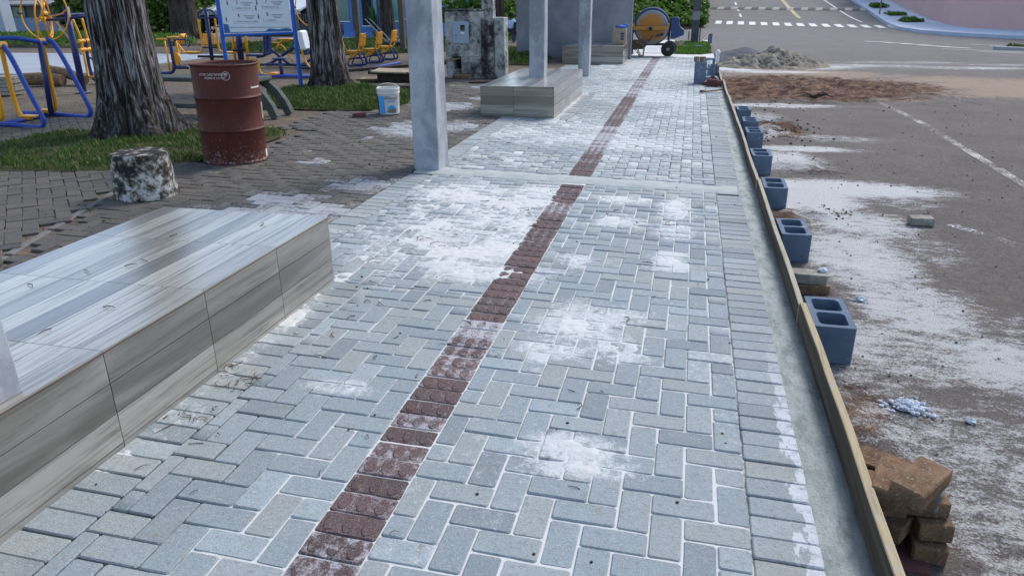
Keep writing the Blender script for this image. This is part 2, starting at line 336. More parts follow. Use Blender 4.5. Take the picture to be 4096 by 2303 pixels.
n = NT('hollow_block_concrete'); p = n.obj(); f = n.noise(n.pos(), 7, 6, .6); s2 = n.noise(p, 210, 4, .85); c = n.ramp(f, [(.3, (.115, .158, .22)), (.7, (.178, .228, .30))])
c = n.mix(n.math('MULTIPLY', n.sstep(s2, .58, .7), .4), c, (.1, .1, .11)); c = n.mix(n.math('MULTIPLY', n.sstep(n.noise(n.pos(), 13, 7, .7), .57, .68), .55), c, (.38, .40, .43)); n.bump(n.math('ADD', s2, n.noise(p, 70, 4, .7)), 1.0, .006); M['block'] = n.out(c, .9, .2)

n = NT('board_weathered_face'); p = n.obj(); g = n.noise(n.map(p, (20, .9, 22)), 1.6, 7, .65, .6); c = n.ramp(g, [(.3, (.035, .027, .019)), (.5, (.078, .060, .042)), (.7, (.145, .115, .082))])
c = n.mix(n.math('MULTIPLY', n.sstep(n.noise(p, 14, 6, .7), .64, .72), .4), c, (.26, .26, .23)); n.bump(g, .5, .003); M['boardface'] = n.out(c, .85, .2)
n = NT('board_sawn_edge'); p = n.obj(); g = n.noise(n.map(p, (30, 2, 30)), 2, 6, .7); c = n.ramp(g, [(.3, (.25, .19, .11)), (.5, (.40, .32, .19)), (.7, (.21, .185, .14))])
c = n.mix(n.sstep(n.noise(p, 11, 6, .7), .55, .68), c, (.33, .32, .28)); n.bump(g, .5, .003); M['boardedge'] = n.out(c, .8, .2)
n = NT('board_grey_edge'); p = n.obj(); g = n.noise(n.map(p, (30, 2, 30)), 2, 6, .7); c = n.ramp(g, [(.3, (.26, .22, .15)), (.7, (.42, .38, .30))]); n.bump(g, .5, .003); M['boardedge2'] = n.out(c, .8, .2)
M['oldbrick'] = simple('old_brown_paver', (.175, .105, .060), .92, .55, 18, 1.0, 190, .15, 0, (.34, .29, .21), 120, .54, .70)
M['redbrick'] = simple('new_red_paver', (.14, .055, .05), .9, .25, 20, .6, 200, .2)
M['greybrick'] = simple('dusty_grey_paver', (.25, .23, .19), .9, .35, 14, .8, 160, .2, 0, (.42, .40, .35), 24, .5, .7)

# bark: long fibrous ridges, grey and dark
n = NT('fibrous_bark'); p = n.obj(); tw = n.map(p, (9, 9, .55)); f = n.noise(tw, 2.6, 8, .68, .9); g = n.noise(n.map(p, (30, 30, 1.6)), 2.2, 6, .7, .5)
c = n.ramp(f, [(.40, (.012, .010, .009)), (.46, (.05, .04, .034)), (.52, (.17, .15, .145)), (.60, (.40, .39, .41)), (.7, (.52, .52, .55))]); c = n.mix(n.math('MULTIPLY', n.sstep(g, .50, .60), .85), c, (.022, .017, .014)); c = n.mix(n.math('MULTIPLY', n.sstep(n.sep(p, 2), .75, .15), .6), c, (.035, .027, .022))
n.bump(n.math('ADD', f, n.math('MULTIPLY', g, .7)), 1.0, .05); M['bark'] = n.out(c, .95, .15)
n = NT('dark_bark'); p = n.obj(); f = n.noise(n.map(p, (9, 9, .55)), 2.6, 8, .68, .9); c = n.ramp(f, [(.36, (.015, .012, .010)), (.5, (.05, .04, .034)), (.68, (.13, .115, .10))]); n.bump(f, 1, .03); M['bark2'] = n.out(c, .95, .15)

def m_leaf(name, a, b, c3, tr=.25):
    n = NT(name); r = n.island(); c = n.ramp(r, [(0, a), (.55, b), (1, c3)]); n.out(c, .6, .3)
    t = n.new('BsdfTranslucent'); n.plug(c, t.inputs[0]); mx = n.new('MixShader'); mx.inputs[0].default_value = tr
    n.t.links.new(n.b.outputs[0], mx.inputs[1]); n.t.links.new(t.outputs[0], mx.inputs[2]); n.t.links.new(mx.outputs[0], n.n['Material Output'].inputs[0]); return n.m
M['grass'] = m_leaf('grass_blades', (.030, .072, .009), (.062, .13, .016), (.14, .15, .05))
M['grassbright'] = m_leaf('bright_turf', (.06, .14, .015), (.10, .21, .022), (.16, .25, .04))
M['hedge'] = m_leaf('hedge_leaves', (.025, .07, .012), (.065, .14, .02), (.19, .25, .035))
M['vine'] = m_leaf('squash_leaves', (.035, .095, .018), (.075, .175, .027), (.19, .27, .05))
M['crown'] = m_leaf('cypress_leaves', (.02, .045, .012), (.035, .07, .018), (.055, .095, .025))
M['palm'] = m_leaf('palm_leaves', (.02, .06, .02), (.035, .09, .03), (.06, .12, .04))
M['turfsoil'] = simple('turf_soil', (.055, .052, .025), .95, .4, 20, .8, 90, .1)

def m_gloss(name, c, chip=(.1, .1, .1), lo=.68, rough=.35):
    n = NT(name); p = n.obj(); f = n.noise(p, 9, 6, .65); col = n.mix(n.sstep(f, lo, lo + .1), c, chip); col = n.mix(n.math('MULTIPLY', n.noise(p, 3, 3), .25), col, tuple(k * .6 for k in c))
    return n.out(col, n.ramp(f, [(.3, rough), (.7, rough + .25)]), .5)
M['blue'] = m_gloss('blue_enamel', (.010, .055, .36)); M['navy'] = m_gloss('navy_enamel', (.012, .022, .11)); M['yellow'] = m_gloss('yellow_enamel', (.78, .34, .008), (.25, .12, .03), .7)
M['signblue'] = m_gloss('sign_frame_blue', (.01, .11, .50)); M['black'] = simple('black_rubber', (.012, .012, .014), .6)
M['drum'] = None
n = NT('oxide_drum_paint'); p = n.obj(); f = n.noise(p, 6, 6, .65); c = n.ramp(f, [(.3, (.062, .014, .010)), (.7, (.105, .026, .018))])
sx = n.noise(n.map(p, (4, 4, 14)), 3, 6, .7); c = n.mix(n.math('MULTIPLY', n.sstep(sx, .66, .76), .55), c, (.38, .34, .32)); sp = n.noise(p, 40, 5, .7)
lw = n.sstep(n.sep(p, 2), .30, .0); c = n.mix(n.math('MULTIPLY', n.sstep(n.math('ADD', sp, n.math('MULTIPLY', lw, .12)), .62, .74), .5), c, (.36, .33, .32)); n.bump(f, .15, .004)
M['drum'] = n.out(c, n.ramp(f, [(.3, .5), (.7, .7)]), .22)
n = NT('still_water'); n.out((.05, .055, .06), .03, .6); M['water'] = n.m
M['rust'] = simple('rusty_steel', (.09, .06, .045), .8, .5, 14, .4, 120, .3, 0, (.22, .2, .18), 8, .5, .7)
M['steel'] = simple('worn_steel', (.22, .22, .24), .5, .3, 8, .1, 80, .5, .5)
M['mixyellow'] = m_gloss('mixer_yellow', (.50, .24, .03), (.24, .2, .15), .52, .55)
n = NT('mixer_drum_bottom'); p = n.obj(); f = n.noise(p, 5, 7, .7); r_ = n.new('VectorMath'); r_.operation = 'LENGTH'; n.plug(p, r_.inputs[0])
k = n.sstep(n.math('ADD', r_.outputs[1], n.math('MULTIPLY', n.math('SUBTRACT', f, .5), .45)), .30, .36); M['mixdrum'] = n.out(n.mix(k, (.44, .20, .045), (.28, .265, .255)), .65, .3)
M['mixblue'] = m_gloss('mixer_blue', (.02, .05, .16), (.3, .3, .32), .66, .45)
M['white'] = simple('white_plastic', (.74, .74, .72), .5, .05); M['wood'] = simple('rough_timber', (.20, .14, .09), .9, .4, 12, .6, 60, .2, 0, (.36, .30, .22), 6, .5, .66)
M['woodpale'] = simple('pale_timber', (.34, .275, .19), .85, .3, 10, .4, 60, .2); M['wooddark'] = simple('dark_wet_timber', (.055, .042, .034), .85, .4, 12, .6, 60, .2)
M['paper'] = simple('cement_bag_paper', (.33, .25, .19), .85, .2, 10, .3, 60, .2); M['inkblue'] = simple('bag_print', (.03, .05, .14), .8, .1); M['clothblue'] = simple('blue_cloth', (.03, .10, .36), .8, .3)
M['sand'] = simple('washed_sand', (.255, .222, .17), .95, .45, 5, 1.0, 40, .1, 0, (.16, .13, .10), 3, .52, .66); M['gravel'] = simple('dark_gravel', (.10, .105, .115), .95, .5, 40, 1.0, 90, .2)
M['clod'] = simple('soil_clods', (.06, .038, .026), .95, .5, 9, .8, 90, .1); M['twig'] = simple('dry_twigs', (.07, .045, .03), .9, .5, 20); M['pebble'] = simple('road_pebbles', (.12, .105, .095), .9, .6, 3)
M['lump'] = simple('plaster_lump', (.52, .55, .60), .9, .2, 20, .8, 120, .2)
M['greenbench'] = simple('mossy_bench_concrete', (.085, .095, .085), .85, .35, 10, .5, 80, .2)
M['plasterold'] = None
n = NT('stained_limewash'); p = n.pos(); a = n.noise(n.map(p, (1, 1, .6)), 3.2, 8, .7, .2); b = n.noise(p, 11, 7, .72, .1)
st = n.math('ADD', n.math('MULTIPLY', a, .6), n.math('MULTIPLY', b, .4)); dk = n.both('dark'); st = n.math('SUBTRACT', st, n.math('MULTIPLY', dk, .13))
c = n.ramp(st, [(.36, (.022, .020, .026)), (.42, (.07, .06, .062)), (.47, (.20, .195, .185)), (.52, (.36, .37, .35)), (.6, (.48, .50, .48)), (.7, (.56, .58, .58))]); n.bump(st, .6, .01); M['plasterold'] = n.out(c, .9, .2)
n = NT('stump_limewash'); p = n.pos(); b = n.noise(p, 13, 8, .72, .1); z_ = n.sep(p, 2); topd = n.sstep(z_, .38, .44); mid = n.sstep(n.math('ABSOLUTE', n.math('SUBTRACT', z_, .315)), .12, .02)
st = n.math('SUBTRACT', n.math('SUBTRACT', b, n.math('MULTIPLY', mid, .05)), n.math('MULTIPLY', topd, .07))
c = n.ramp(st, [(.40, (.026, .025, .024)), (.46, (.085, .075, .064)), (.51, (.26, .235, .20)), (.57, (.50, .495, .48))]); n.bump(b, .8, .012); M['stump'] = n.out(c, .95, .2)
M['metergrey'] = simple('meter_box_paint', (.33, .40, .50), .5, .06, 4); M['dark'] = simple('dark_recess', (.02, .019, .018), .9)
n = NT('window_glass'); n.out((.10, .19, .18), .08, .6); M['glass'] = n.m
n = NT('teal_glass'); n.out((.05, .26, .25), .1, .6); M['tealglass'] = n.m
M['bluewall'] = simple('blue_house_paint', (.10, .21, .48), .8, .1, 2); M['greypost'] = simple('grey_tall_pillar', (.36, .42, .50), .8, .1, 2); M['roof'] = simple('grey_roof', (.26, .26, .26), .8, .25, 4)
M['whiteroof'] = simple('pale_metal_roof', (.62, .63, .62), .5, .1, 2); M['housedark'] = simple('weathered_house', (.13, .12, .12), .85, .3, 2); M['houseblue'] = simple('house_blue_base', (.22, .29, .42), .85, .2, 2)
M['pink'] = m_concrete('pink_render', (.66, .40, .34), (.72, .46, .40), 1.0, .85, .15, (.35, .22, .2)); M['carpaint'] = simple('white_car_paint', (.72, .73, .75), .25, .03)
M['skin'] = simple('dark_skin', (.09, .05, .035), .6, .1); M['shirt'] = simple('pale_blue_shirt', (.45, .55, .75), .9, .1); M['trousers'] = simple('dark_trousers', (.02, .03, .06), .9, .2); M['hair'] = simple('black_hair', (.01, .009, .009), .8)
M['postpaint'] = simple('brown_timber_post', (.10, .085, .062), .85, .25, 6, .4, 40, .2); M['poleconc'] = simple('utility_pole_concrete', (.085, .085, .095), .85, .4, 4, .4, 60, .2)
M['textgrey'] = simple('print_grey', (.16, .17, .2), .8, .02); M['textred'] = simple('print_red', (.30, .01, .03), .8, .02); M['textwhite'] = simple('print_white', (.62, .58, .56), .8, .02)
M['signwhite'] = simple('sign_panel_white', (.70, .75, .80), .45, .05, 2); M['signprint'] = simple('sign_blue_print', (.03, .12, .36), .5, .05)
M['bucketw'] = simple('bucket_plastic', (.62, .62, .57), .5, .1, 6, 0, 60, .4, 0, (.16, .14, .11), 9, .6, .7); M['bucketblue'] = simple('bucket_print_blue', (.05, .34, .72), .5, .15, 8, 0, 60, .4, 0, (.2, .25, .28), 10, .62, .7)
M['bucketdirt'] = simple('bucket_print_brown', (.20, .17, .11), .6, .3, 12)

# ================================================================ ground: road, plaza, sidewalk
ROADWHITE = [(1.3, 9.15, .7, .2, .75), (1.05, 8.4, .45, .6, .72), (1.45, 7.2, .90, .36, .85), (1.1, 6.7, .45, .6, .82), (1.4, 6.0, .45, .45, .70), (1.2, 5.2, .42, .75, .74), (1.35, 4.3, .38, .55, .68),
             (1.55, 3.65, .5, .35, .62), (1.15, 3.7, .4, .45, .60), (1.9, 4.1, .3, .2, .45), (1.12, 2.9, .4, .35, .52), (1.35, 2.75, .35, .4, .52), (1.1, 2.25, .2, .4, .55), (1.45, 2.3, .4, .35, .46), (1.8, 3.2, .45, .4, .45), (.9, 3.3, .25, .3, .45), (1.9, 6.7, .3, .25, .45), (1.7, 5.4, .3, .4, .42),
             (2.6, 20.4, 1.7, .9, .62), (4.2, 20.9, 1.8, .6, .5), (1.0, 19.6, .8, .6, .7), (1.4, 12.9, 1.1, .3, .62), (1.05, 11.6, .4, .6, .55), (6.5, 20.5, 1.8, .5, .5), (1.9, 18.9, 1.4, .4, .6), (1.0, 10.2, .35, .5, .55), (1.8, 9.9, .7, .3, .42), (5.5, 22, 2.0, .5, .42), (8, 21.5, 2, .4, .4)]
SOIL = [(2.0, 15.6, 2.7, 2.3, 1.0), (3.7, 15.6, 1.1, .9, .8), (1.0, 14.2, .6, .9, .9), (1.25, 10.5, .32, .75, .95), (1.15, 6.25, .3, .14, .8), (1.0, 5.75, .25, .1, .6), (1.15, 8.1, .35, .1, .65), (1.3, 7.85, .4, .08, .6),
        (.82, 3.0, .18, .5, .55), (.78, 6.1, .2, .3, .6), (.8, 4.4, .16, .4, .5), (.8, 7.3, .2, .3, .45), (1.9, 24.2, 1.6, 2.4, .55), (1.2, 28, 1.8, .7, .6), (1.05, 4.9, .14, .06, .7), (.95, 2.1, .3, .4, .45)]
TAN = [(5.6, 16.2, 3.4, 2.2, .85), (2.5, 18.3, 2.6, 1.3, .8), (9, 17, 3, 1.5, .35), (2, 15.5, 2.4, 2.2, .55), (2.6, 14.0, 2.0, .6, .6), (7.5, 15.5, 2.5, 1.0, .35), (1.5, 19, 1.0, 1.0, .6), (4, 14, 2, .5, .4), (2.2, 22.5, 2, 1.5, .35), (1.3, 5, .9, 3.0, .36)]
def road_near():
    xs = np.concatenate([np.arange(.60, 5.0, .035), np.arange(5.0, 12.01, .12)]); ys = np.concatenate([np.arange(.8, 14, .035), np.arange(14, 27.01, .07)])
    def zf(X, Y):
        s = ell(X, Y, SOIL); return RZ + s * (fbm(X, Y, 4.5, 5, 21) - .42).clip(0) * .22 + fbm(X, Y, .6, 3, 5) * .006 - .003
    V, F, X, Y = grid(xs, ys, zf)
    w = ell(X, Y, ROADWHITE) * (.66 + .5 * fbm(X, Y, 2.3, 5, 3)); s = ell(X, Y, SOIL) * (.6 + .6 * fbm(X, Y, 1.7, 4, 9)); t = ell(X, Y, TAN) * (.5 + .8 * fbm(X, Y, .9, 4, 17))
    return V, F, dict(white=w.ravel(), soil=s.ravel(), tan=t.ravel())
V, F, A = road_near()
road = npmesh('road', V, F, M['asphalt'], A, smooth=True); tag(road, 'grey brown asphalt road streaked with white powder and red soil', 'road', kind='structure')
xs = np.concatenate([np.arange(-60, 0, 4.), np.arange(0, 14, 1.), np.arange(14, 61, 4.)]); ys = np.concatenate([np.arange(-6, 42, 4.), np.arange(42, 58, .5), np.arange(58, 200, 6.)])
V, F, X, Y = grid(xs, ys, lambda X, Y: np.vectorize(rz)(Y) - .014)
o = npmesh('cross_street', V, F, M['asphalt'], smooth=True); tag(o, 'grey asphalt of the crossing street and the avenue climbing behind', 'street', kind='structure')
# painted markings, thin sheets draped over the road
def strip(name, pts, w, mat, dz=.006, parent=None, dash=None, n=1):
    mb = MB()
    for (x0, y0), (x1, y1) in zip(pts[:-1], pts[1:]):
        L = math.hypot(x1 - x0, y1 - y0); ux, uy = (x1 - x0) / L, (y1 - y0) / L; px, py = -uy * w / 2, ux * w / 2; k = max(1, int(L / .7)); q = []
        for i in range(k + 1):
            x, y = x0 + (x1 - x0) * i / k, y0 + (y1 - y0) * i / k; base = rz(y) + (dz - .001 if y < 27 else dz - .004)
            q += [(x + px, y + py, base), (x - px, y - py, base)]
        mb.add(q, [(2 * i, 2 * i + 1, 2 * i + 3, 2 * i + 2) for i in range(k)])
    return mb.build(name, mat, parent)
def mark(name, label, pts, w, mat): return tag(strip(name, pts, w, mat), label, 'road marking')
mark('lane_line', 'worn white line running along the near parking lane', [(3.10, 14.0), (3.19, 11.4), (3.12, 7.6), (3.1, 5.5)], .10, M['paint'])
mark('bay_line', 'faint white line at right angles, ending at the soil patch', [(.95, 12.95), (2.1, 13.1)], .10, M['paintfaint'])
mark('worn_dash', 'short worn white dash near the lone brick on the road', [(2.06, 6.12), (2.45, 5.5)], .10, M['paintfaint'])
for k in range(15):
    x = 1.4 + k * .645; y0 = 48.3 - .33 * k * .85; h = 2.3
    mb = strip('crosswalk_bar', [(x, y0), (x + .12, y0 + h)], .36, M['paintfar'])
    tag(mb, ['leftmost', 'second', 'third', 'fourth', 'fifth', 'sixth', 'seventh', 'eighth', 'ninth', 'tenth', 'eleventh', 'twelfth', 'thirteenth', 'fourteenth', 'rightmost'][k] + ' white bar of the zebra crossing' + (', counted from the left' if 0 < k < 14 else ''), 'crosswalk bar', 'zebra crossing bars')
mark('stop_line', 'thin white line across the avenue behind the zebra crossing', [(1.07, 51.8), (6.5, 51.9)], .16, M['paintfar'])
mark('centre_line', 'double yellow centre line climbing the avenue', [(6.46, 52), (6.42, 70), (6.3, 110)], .26, M['paintyel'])
for k in range(5): tag(strip('lane_dash', [(2.96 - .01 * k, 53 + k * 3.6), (2.95 - .01 * k, 55 + k * 3.6)], .13, M['paintfar']), ['nearest', 'second', 'third', 'fourth', 'farthest'][k] + ' white dash of the broken lane line climbing the avenue', 'road marking', 'avenue lane dashes')
mark('edge_line', 'white parking line on the right of the climbing avenue', [(9.58, 49.2), (9.4, 63), (9.3, 100)], .12, M['paintfar'])
for k, (x, y) in enumerate([(6.5, 32.2), (7.0, 31.4), (7.4, 30.6), (7.75, 29.7), (8.15, 29.0)]):
    tag(strip('turning_dash', [(x, y), (x + .75, y - .9)], .16, M['paintfar']), ['leftmost', 'second', 'middle', 'fourth', 'rightmost'][k] + ' slanted white dash of the worn row in the crossing', 'road marking', 'slanted dashes in the crossing')
for k, (x, y) in enumerate([(8.0, 27.8), (8.6, 26.6), (9.6, 30.3), (9.9, 29.4)]):
    tag(strip('thin_road_line', [(x, y), (x + 2.6, y - 2.2)], .08, M['paintfar']), ['nearer left', 'nearest', 'farther', 'farther right'][k] + ' thin white line by the grass median on the right', 'road marking', 'thin lines by the median')
# speed hump: striped blocks across the avenue
hump = thing('speed_hump', 'striped speed hump across the climbing avenue', 'speed hump', (0, 0, 0))
HD = [simple('hump_dark', (.10, .10, .10), .9), simple('hump_pale', (.36, .34, .29), .9)]
for k in range(22):
    x = 1.05 + k * .46; y = 58.2 - .07 * k; mb = MB()
    prof = [(-.55, 0), (-.4, .05), (-.2, .09), (0, .10), (.2, .09), (.4, .05), (.55, 0)]
    vs_ = [(x + dx + (.18 * (yy + .55)), y + yy, rz(y + yy) + zz) for dx in (0, .455) for yy, zz in prof]; n_ = len(prof)
    mb.add(vs_, [(i, i + 1, n_ + i + 1, n_ + i) for i in range(n_ - 1)] + [list(range(n_)), list(range(n_, 2 * n_))])
    mb.build('stripe', HD[k % 2], hump)

# ---- plaza: old paving
def gutter(y): return -3.89 - .33 * (y - 3.31) if y < 6.1 else -4.81
n = NT('old_plaza_surface'); p = n.pos(); f = n.noise(n.map(p, (1, 2.2, 1)), 5, 7, .7); g = n.noise(p, .8, 5, .6); br = n.new('TexBrick'); n.plug(n.map(p, (1, 1, 1), (0, 0, .78)), br.inputs['Vector'])
br.inputs['Scale'].default_value = 5; br.inputs['Mortar Size'].default_value = .02; br.inputs['Color1'].default_value = (.125, .10, .074, 1); br.inputs['Color2'].default_value = (.095, .076, .058, 1); br.inputs['Mortar'].default_value = (.05, .042, .034, 1)
c = n.mix(n.sstep(f, .42, .66), br.outputs[0], (.19, .142, .096)); c = n.mix(n.math('MULTIPLY', n.sstep(g, .55, .7), .7), c, (.085, .066, .048)); n.bump(f, .6, .01); M['plazafar'] = n.out(c, .92, .2)
def plaza_sheet():
    xs = np.concatenate([np.arange(-40, -12, 2.), np.arange(-12, -4, .5), [-4.0, -3.2, -2.37]]); ys = np.arange(-3, 29.1, .5)
    return grid(xs, ys, lambda X, Y: -FALL * np.maximum(X, -4) - .017)
V, F, X, Y = plaza_sheet()
plaza = npmesh('plaza', V, F, M['plazafar']); tag(plaza, 'old brown paved plaza under the gym machines and trees', 'plaza', kind='structure')
mb = MB(); mb.box((-21.2, 29.1, -.05), (37.7, .14, .32), ch=.02); mb.build('kerb', M['kerb'], plaza)

_pv = {}
def paver_mesh(w, h, mat, t=.06, ch=.005, cc=.007):
    key = (round(w, 3), round(h, 3), mat.name, t)
    if key in _pv: return _pv[key]
    _pv[key] = paver_mb(w, h, t, ch, cc).mesh('paver', mat); return _pv[key]
def paver_mb(w, h, t=.06, ch=.0038, cc=.006):
    def ring(ins, z):
        x, y = w / 2 - ins, h / 2 - ins; k = cc
        return [(-x + k, -y, z), (x - k, -y, z), (x, -y + k, z), (x, y - k, z), (x - k, y, z), (-x + k, y, z), (-x, y - k, z), (-x, -y + k, z)]
    mb = MB(); vs_ = ring(0, -t) + ring(0, -ch) + ring(ch, 0)
    mb.add(vs_, [list(range(16, 24))] + [(r * 8 + k, r * 8 + (k + 1) % 8, r * 8 + 8 + (k + 1) % 8, r * 8 + 8 + k) for r in (0, 1) for k in range(8)])
    return mb
def tactile_mb(w, h):
    mb = paver_mb(w, h)
    for k in (-1, 0, 1):
        cx_, a, b = k * w * .315, w * .118, h * .44
        lo = [(cx_ + a * math.cos(t), b * math.sin(t) * (1 if True else 0), 0.0) for t in [math.pi * (i + .5) / 5 for i in range(10)]]
        hi = [(cx_ + a * .82 * math.cos(t), b * .90 * math.sin(t), .0032) for t in [math.pi * (i + .5) / 5 for i in range(10)]]
        mb.add(lo + hi, [list(range(10, 20))] + [(i, (i + 1) % 10, 10 + (i + 1) % 10, 10 + i) for i in range(10)])
    return mb
def hbone(x0, x1, y0, y1, ox, oy, u=.1, mn=.022):
    R_ = []
    for i in range(math.floor((x0 - ox) / u) - 2, math.ceil((x1 - ox) / u) + 2):
        for j in range(math.floor((y0 - oy) / u) - 2, math.ceil((y1 - oy) / u) + 2):
            m = (i + j) % 4
            if m == 0: w, h = 2, 1
            elif m == 2: w, h = 1, 2
            else: continue
            a, b, c_, d = max(x0, ox + i * u), min(x1, ox + (i + w) * u), max(y0, oy + j * u), min(y1, oy + (j + h) * u)
            if b - a > mn and d - c_ > mn: R_.append((a, b, c_, d))
    return R_
def inview(x, y, z, m=60):
    d = CR.transposed() @ Vector((x, y, z - CAMH))
    if d.z > -.2: return 0
    f_ = .718 * 4096; px, py = 2048 + f_ * d.x / -d.z, 1151.5 - f_ * d.y / -d.z
    return (1 / d.length_squared) if -m < px < 4096 + m and -m < py < 2303 + m else 0

# powder patches on the new paving
POW = [(a, b, c_ * .88, d * .88, e) for a, b, c_, d, e in PATCH] + [(-1.45, 4.75, .2, .25, .6), (-1.6, 8.3, .7, .5, .5), (-.7, 8.1, .6, .45, .5), (-1.2, 9.0, .6, .7, .42), (-1.2, 13, .5, 1.0, .4), (-.4, 12.2, .6, .8, .4), (-.6, 16.5, .9, 1.5, .45), (-1.3, 18, 1.0, 1.5, .45)] \
      + [(-1.83, y, .07, .12, .95) for y in np.arange(1.75, 3.6, .13)] + [(-1.66, y, .06, .3, .9) for y in np.arange(9.6, 12.3, .5)]
def powd(x, y): return ell(x, y, POW)
FIELDS = []   # (rect list, kind, gap)
B1F, B1B = 3.52, 3.52
def add_rects(L, kind, gap): FIELDS.append((L, kind, gap))
BANDS = [(6.17, 6.43), (15.0, 15.16)]
SECT = [(.9, 6.17), (6.43, 15.0), (15.16, 21.0)]
for y0, y1 in SECT:
    add_rects(hbone(-.8, .28, y0, y1, -.72 - 1.0, y0 - .9 + .03), 'paver', .006)
    k = int((y1 - y0) / .1)
    add_rects([(-1.0, -.8, y0 + i * .1, y0 + (i + 1) * .1) for i in range(k)], 'tactile_paver', .0042)
    add_rects([(.28, .48, y0 + i * .1, y0 + (i + 1) * .1) for i in range(k)], 'edge_paver', .0055)
    cuts = [(y0, min(y1, 3.5), -1.66)] if y0 < 1 else []
    if y0 < 1: cuts.append((3.5, y1, -2.17))
    elif y0 < 7: cuts += [(y0, 9.55, -2.17), (9.55, 12.25, -1.48), (12.25, y1, -2.17)]
    else: cuts += [(y0, 17.5, -2.6), (17.5, y1, -1.5)]
    for a, b, xl in cuts:
        add_rects(hbone(xl, -1.0, a, b, -1.0 - 3.0, a + .04), 'paver', .0045)
        kk = int((b - a) / .1); add_rects([(xl - .2, xl, a + i * .1, a + (i + 1) * .1) for i in range(kk)], 'edge_paver', .005)
# sidewalk slab is the root; every paver a child
mb = MB()
for (a, b) in ((-1.0, 21.0),):
    xsl = (-2.8, .605); mb.add([(x, y, -FALL * x + h) for h in (-.2, -.03) for x, y in ((xsl[0], a), (xsl[1], a), (xsl[1], b), (xsl[0], b))], [(3, 2, 1, 0), (4, 5, 6, 7), (0, 1, 5, 4), (1, 2, 6, 5), (2, 3, 7, 6), (3, 0, 4, 7)])
sidewalk = mb.build('sidewalk', M['slab']); tag(sidewalk, 'new sidewalk of grey herringbone pavers with a red tactile strip', 'sidewalk', kind='structure')
TILT = math.atan(FALL)
def lay(rects, kind, gap, mat, parent, limit, zfun, tilt=TILT, rough=.0016, dustf=None, rot=0.0, tact=False, jit=.0018):
    cand = []
    for (a, b, c_, d) in rects:
        x, y = (a + b) / 2, (c_ + d) / 2; wx, wy = (x, y) if not rot else (x * math.cos(rot) - y * math.sin(rot), x * math.sin(rot) + y * math.cos(rot))
        s = inview(wx, wy, zfun(wx)) * (b - a) * (d - c_); cand.append((s, wx, wy, b - a - gap, d - c_ - gap))
    cand.sort(key=lambda t: -t[0]); solo = [t for t in cand[:limit] if t[0] > 0]; rest = cand[len(solo):]
    Vs, Fs, rn, du = [], [], [], []
    for idx, (s, x, y, w, h) in enumerate(solo + rest):
        z = zfun(x) + max(-1.6 * rough, min(1.8 * rough, random.gauss(0, rough))); rx, ry, rz_ = random.gauss(0, .0035), random.gauss(0, .0035), random.gauss(0, .006) + rot
        x += random.uniform(-jit, jit); y += random.uniform(-jit, jit); r = random.random(); dv = float(dustf(x, y)) if dustf else .1
        key = ('t' if tact else 'p', round(w, 3), round(h, 3), mat.name)
        if key not in _pv: _pv[key] = (tactile_mb if tact else paver_mb)(round(w, 3), round(h, 3)).mesh(kind, mat)
        me = _pv[key]
        if idx < len(solo):
            o = bpy.data.objects.new(kind, me); COL.objects.link(o); o.parent = parent; o.location = (x, y, z); o.rotation_euler = (rx, ry + tilt, rz_); o['rnd'] = r; o['dust'] = dv
        else:
            k2 = key + ('np',)
            if k2 not in _pv:
                co = np.empty(len(me.vertices) * 3, np.float32); me.vertices.foreach_get('co', co); me.calc_loop_triangles(); tri = np.empty(len(me.loop_triangles) * 3, np.int32); me.loop_triangles.foreach_get('vertices', tri)
                _pv[k2] = (co.reshape(-1, 3), tri.reshape(-1, 3))
            co, tri = _pv[k2]; Rm = np.array((Matrix.Translation((x, y, z)) @ Matrix.Rotation(rz_, 4, 'Z') @ Matrix.Rotation(ry + tilt, 4, 'Y') @ Matrix.Rotation(rx, 4, 'X')))
            Fs.append(tri + lay.off); Vs.append(co @ Rm[:3, :3].T + Rm[:3, 3]); lay.off += len(co); rn += [r] * len(co); du += [dv] * len(co)
    if Vs:
        o = npmesh(kind + '_field', np.concatenate(Vs), np.concatenate(Fs), mat, dict(rnd=rn, dust=du), parent); o['kind'] = 'stuff'
    lay.off = 0
lay.off = 0
def dust_new(x, y):
    far = float(ell(np.array(x), np.array(y), POW)) * .45 if y > 6.4 else 0
    return .12 + far + .22 * (float(vn(x, y, 3.1, 40)) - .5) + (.27 if y > 6.4 else 0) - (.10 if (x < -1.1 and y < 2.5) else 0) + (.08 if -.8 < x < .28 else 0) + max(0, random.gauss(0, .12))
def dust_tact(x, y): return .10 + .42 * float(vn(x, y, 2.3, 44)) * (1 if random.random() < .6 else .3) + (.2 if 2.65 < y < 3.2 else 0) + (.3 if 7.4 < y < 9.2 else 0) + (.25 if y > 12 else 0) + (-.2 if 3.7 < y < 5.2 else 0)
byk = {}
for L, kind, gap in FIELDS: byk.setdefault(kind, []).append((L, gap))
for kind, mat, lim in (('paver', 'paver', 300), ('edge_paver', 'edge_paver', 260), ('tactile_paver', 'tactile', 150)):
    if kind == 'paver':
        # one list for both gaps so that the 300 largest are chosen over the whole walk
        allr = []
        for L, gap in byk[kind]: allr += [(a + gap / 2, b - gap / 2, c_ + gap / 2, d - gap / 2) for a, b, c_, d in L]
        lay(allr, kind, 0, M[mat], sidewalk, lim, lambda x: -FALL * x, dustf=dust_new)
    else:
        allr = []
        for L, gap in byk[kind]: allr += [(a + gap / 2, b - gap / 2, c_ + gap / 2, d - gap / 2) for a, b, c_, d in L]
        lay(allr, kind, 0, M[mat], sidewalk, lim, lambda x: -FALL * x - (.0005 if kind == 'tactile_paver' else 0), dustf=dust_tact if kind == 'tactile_paver' else dust_new, tact=kind == 'tactile_paver')
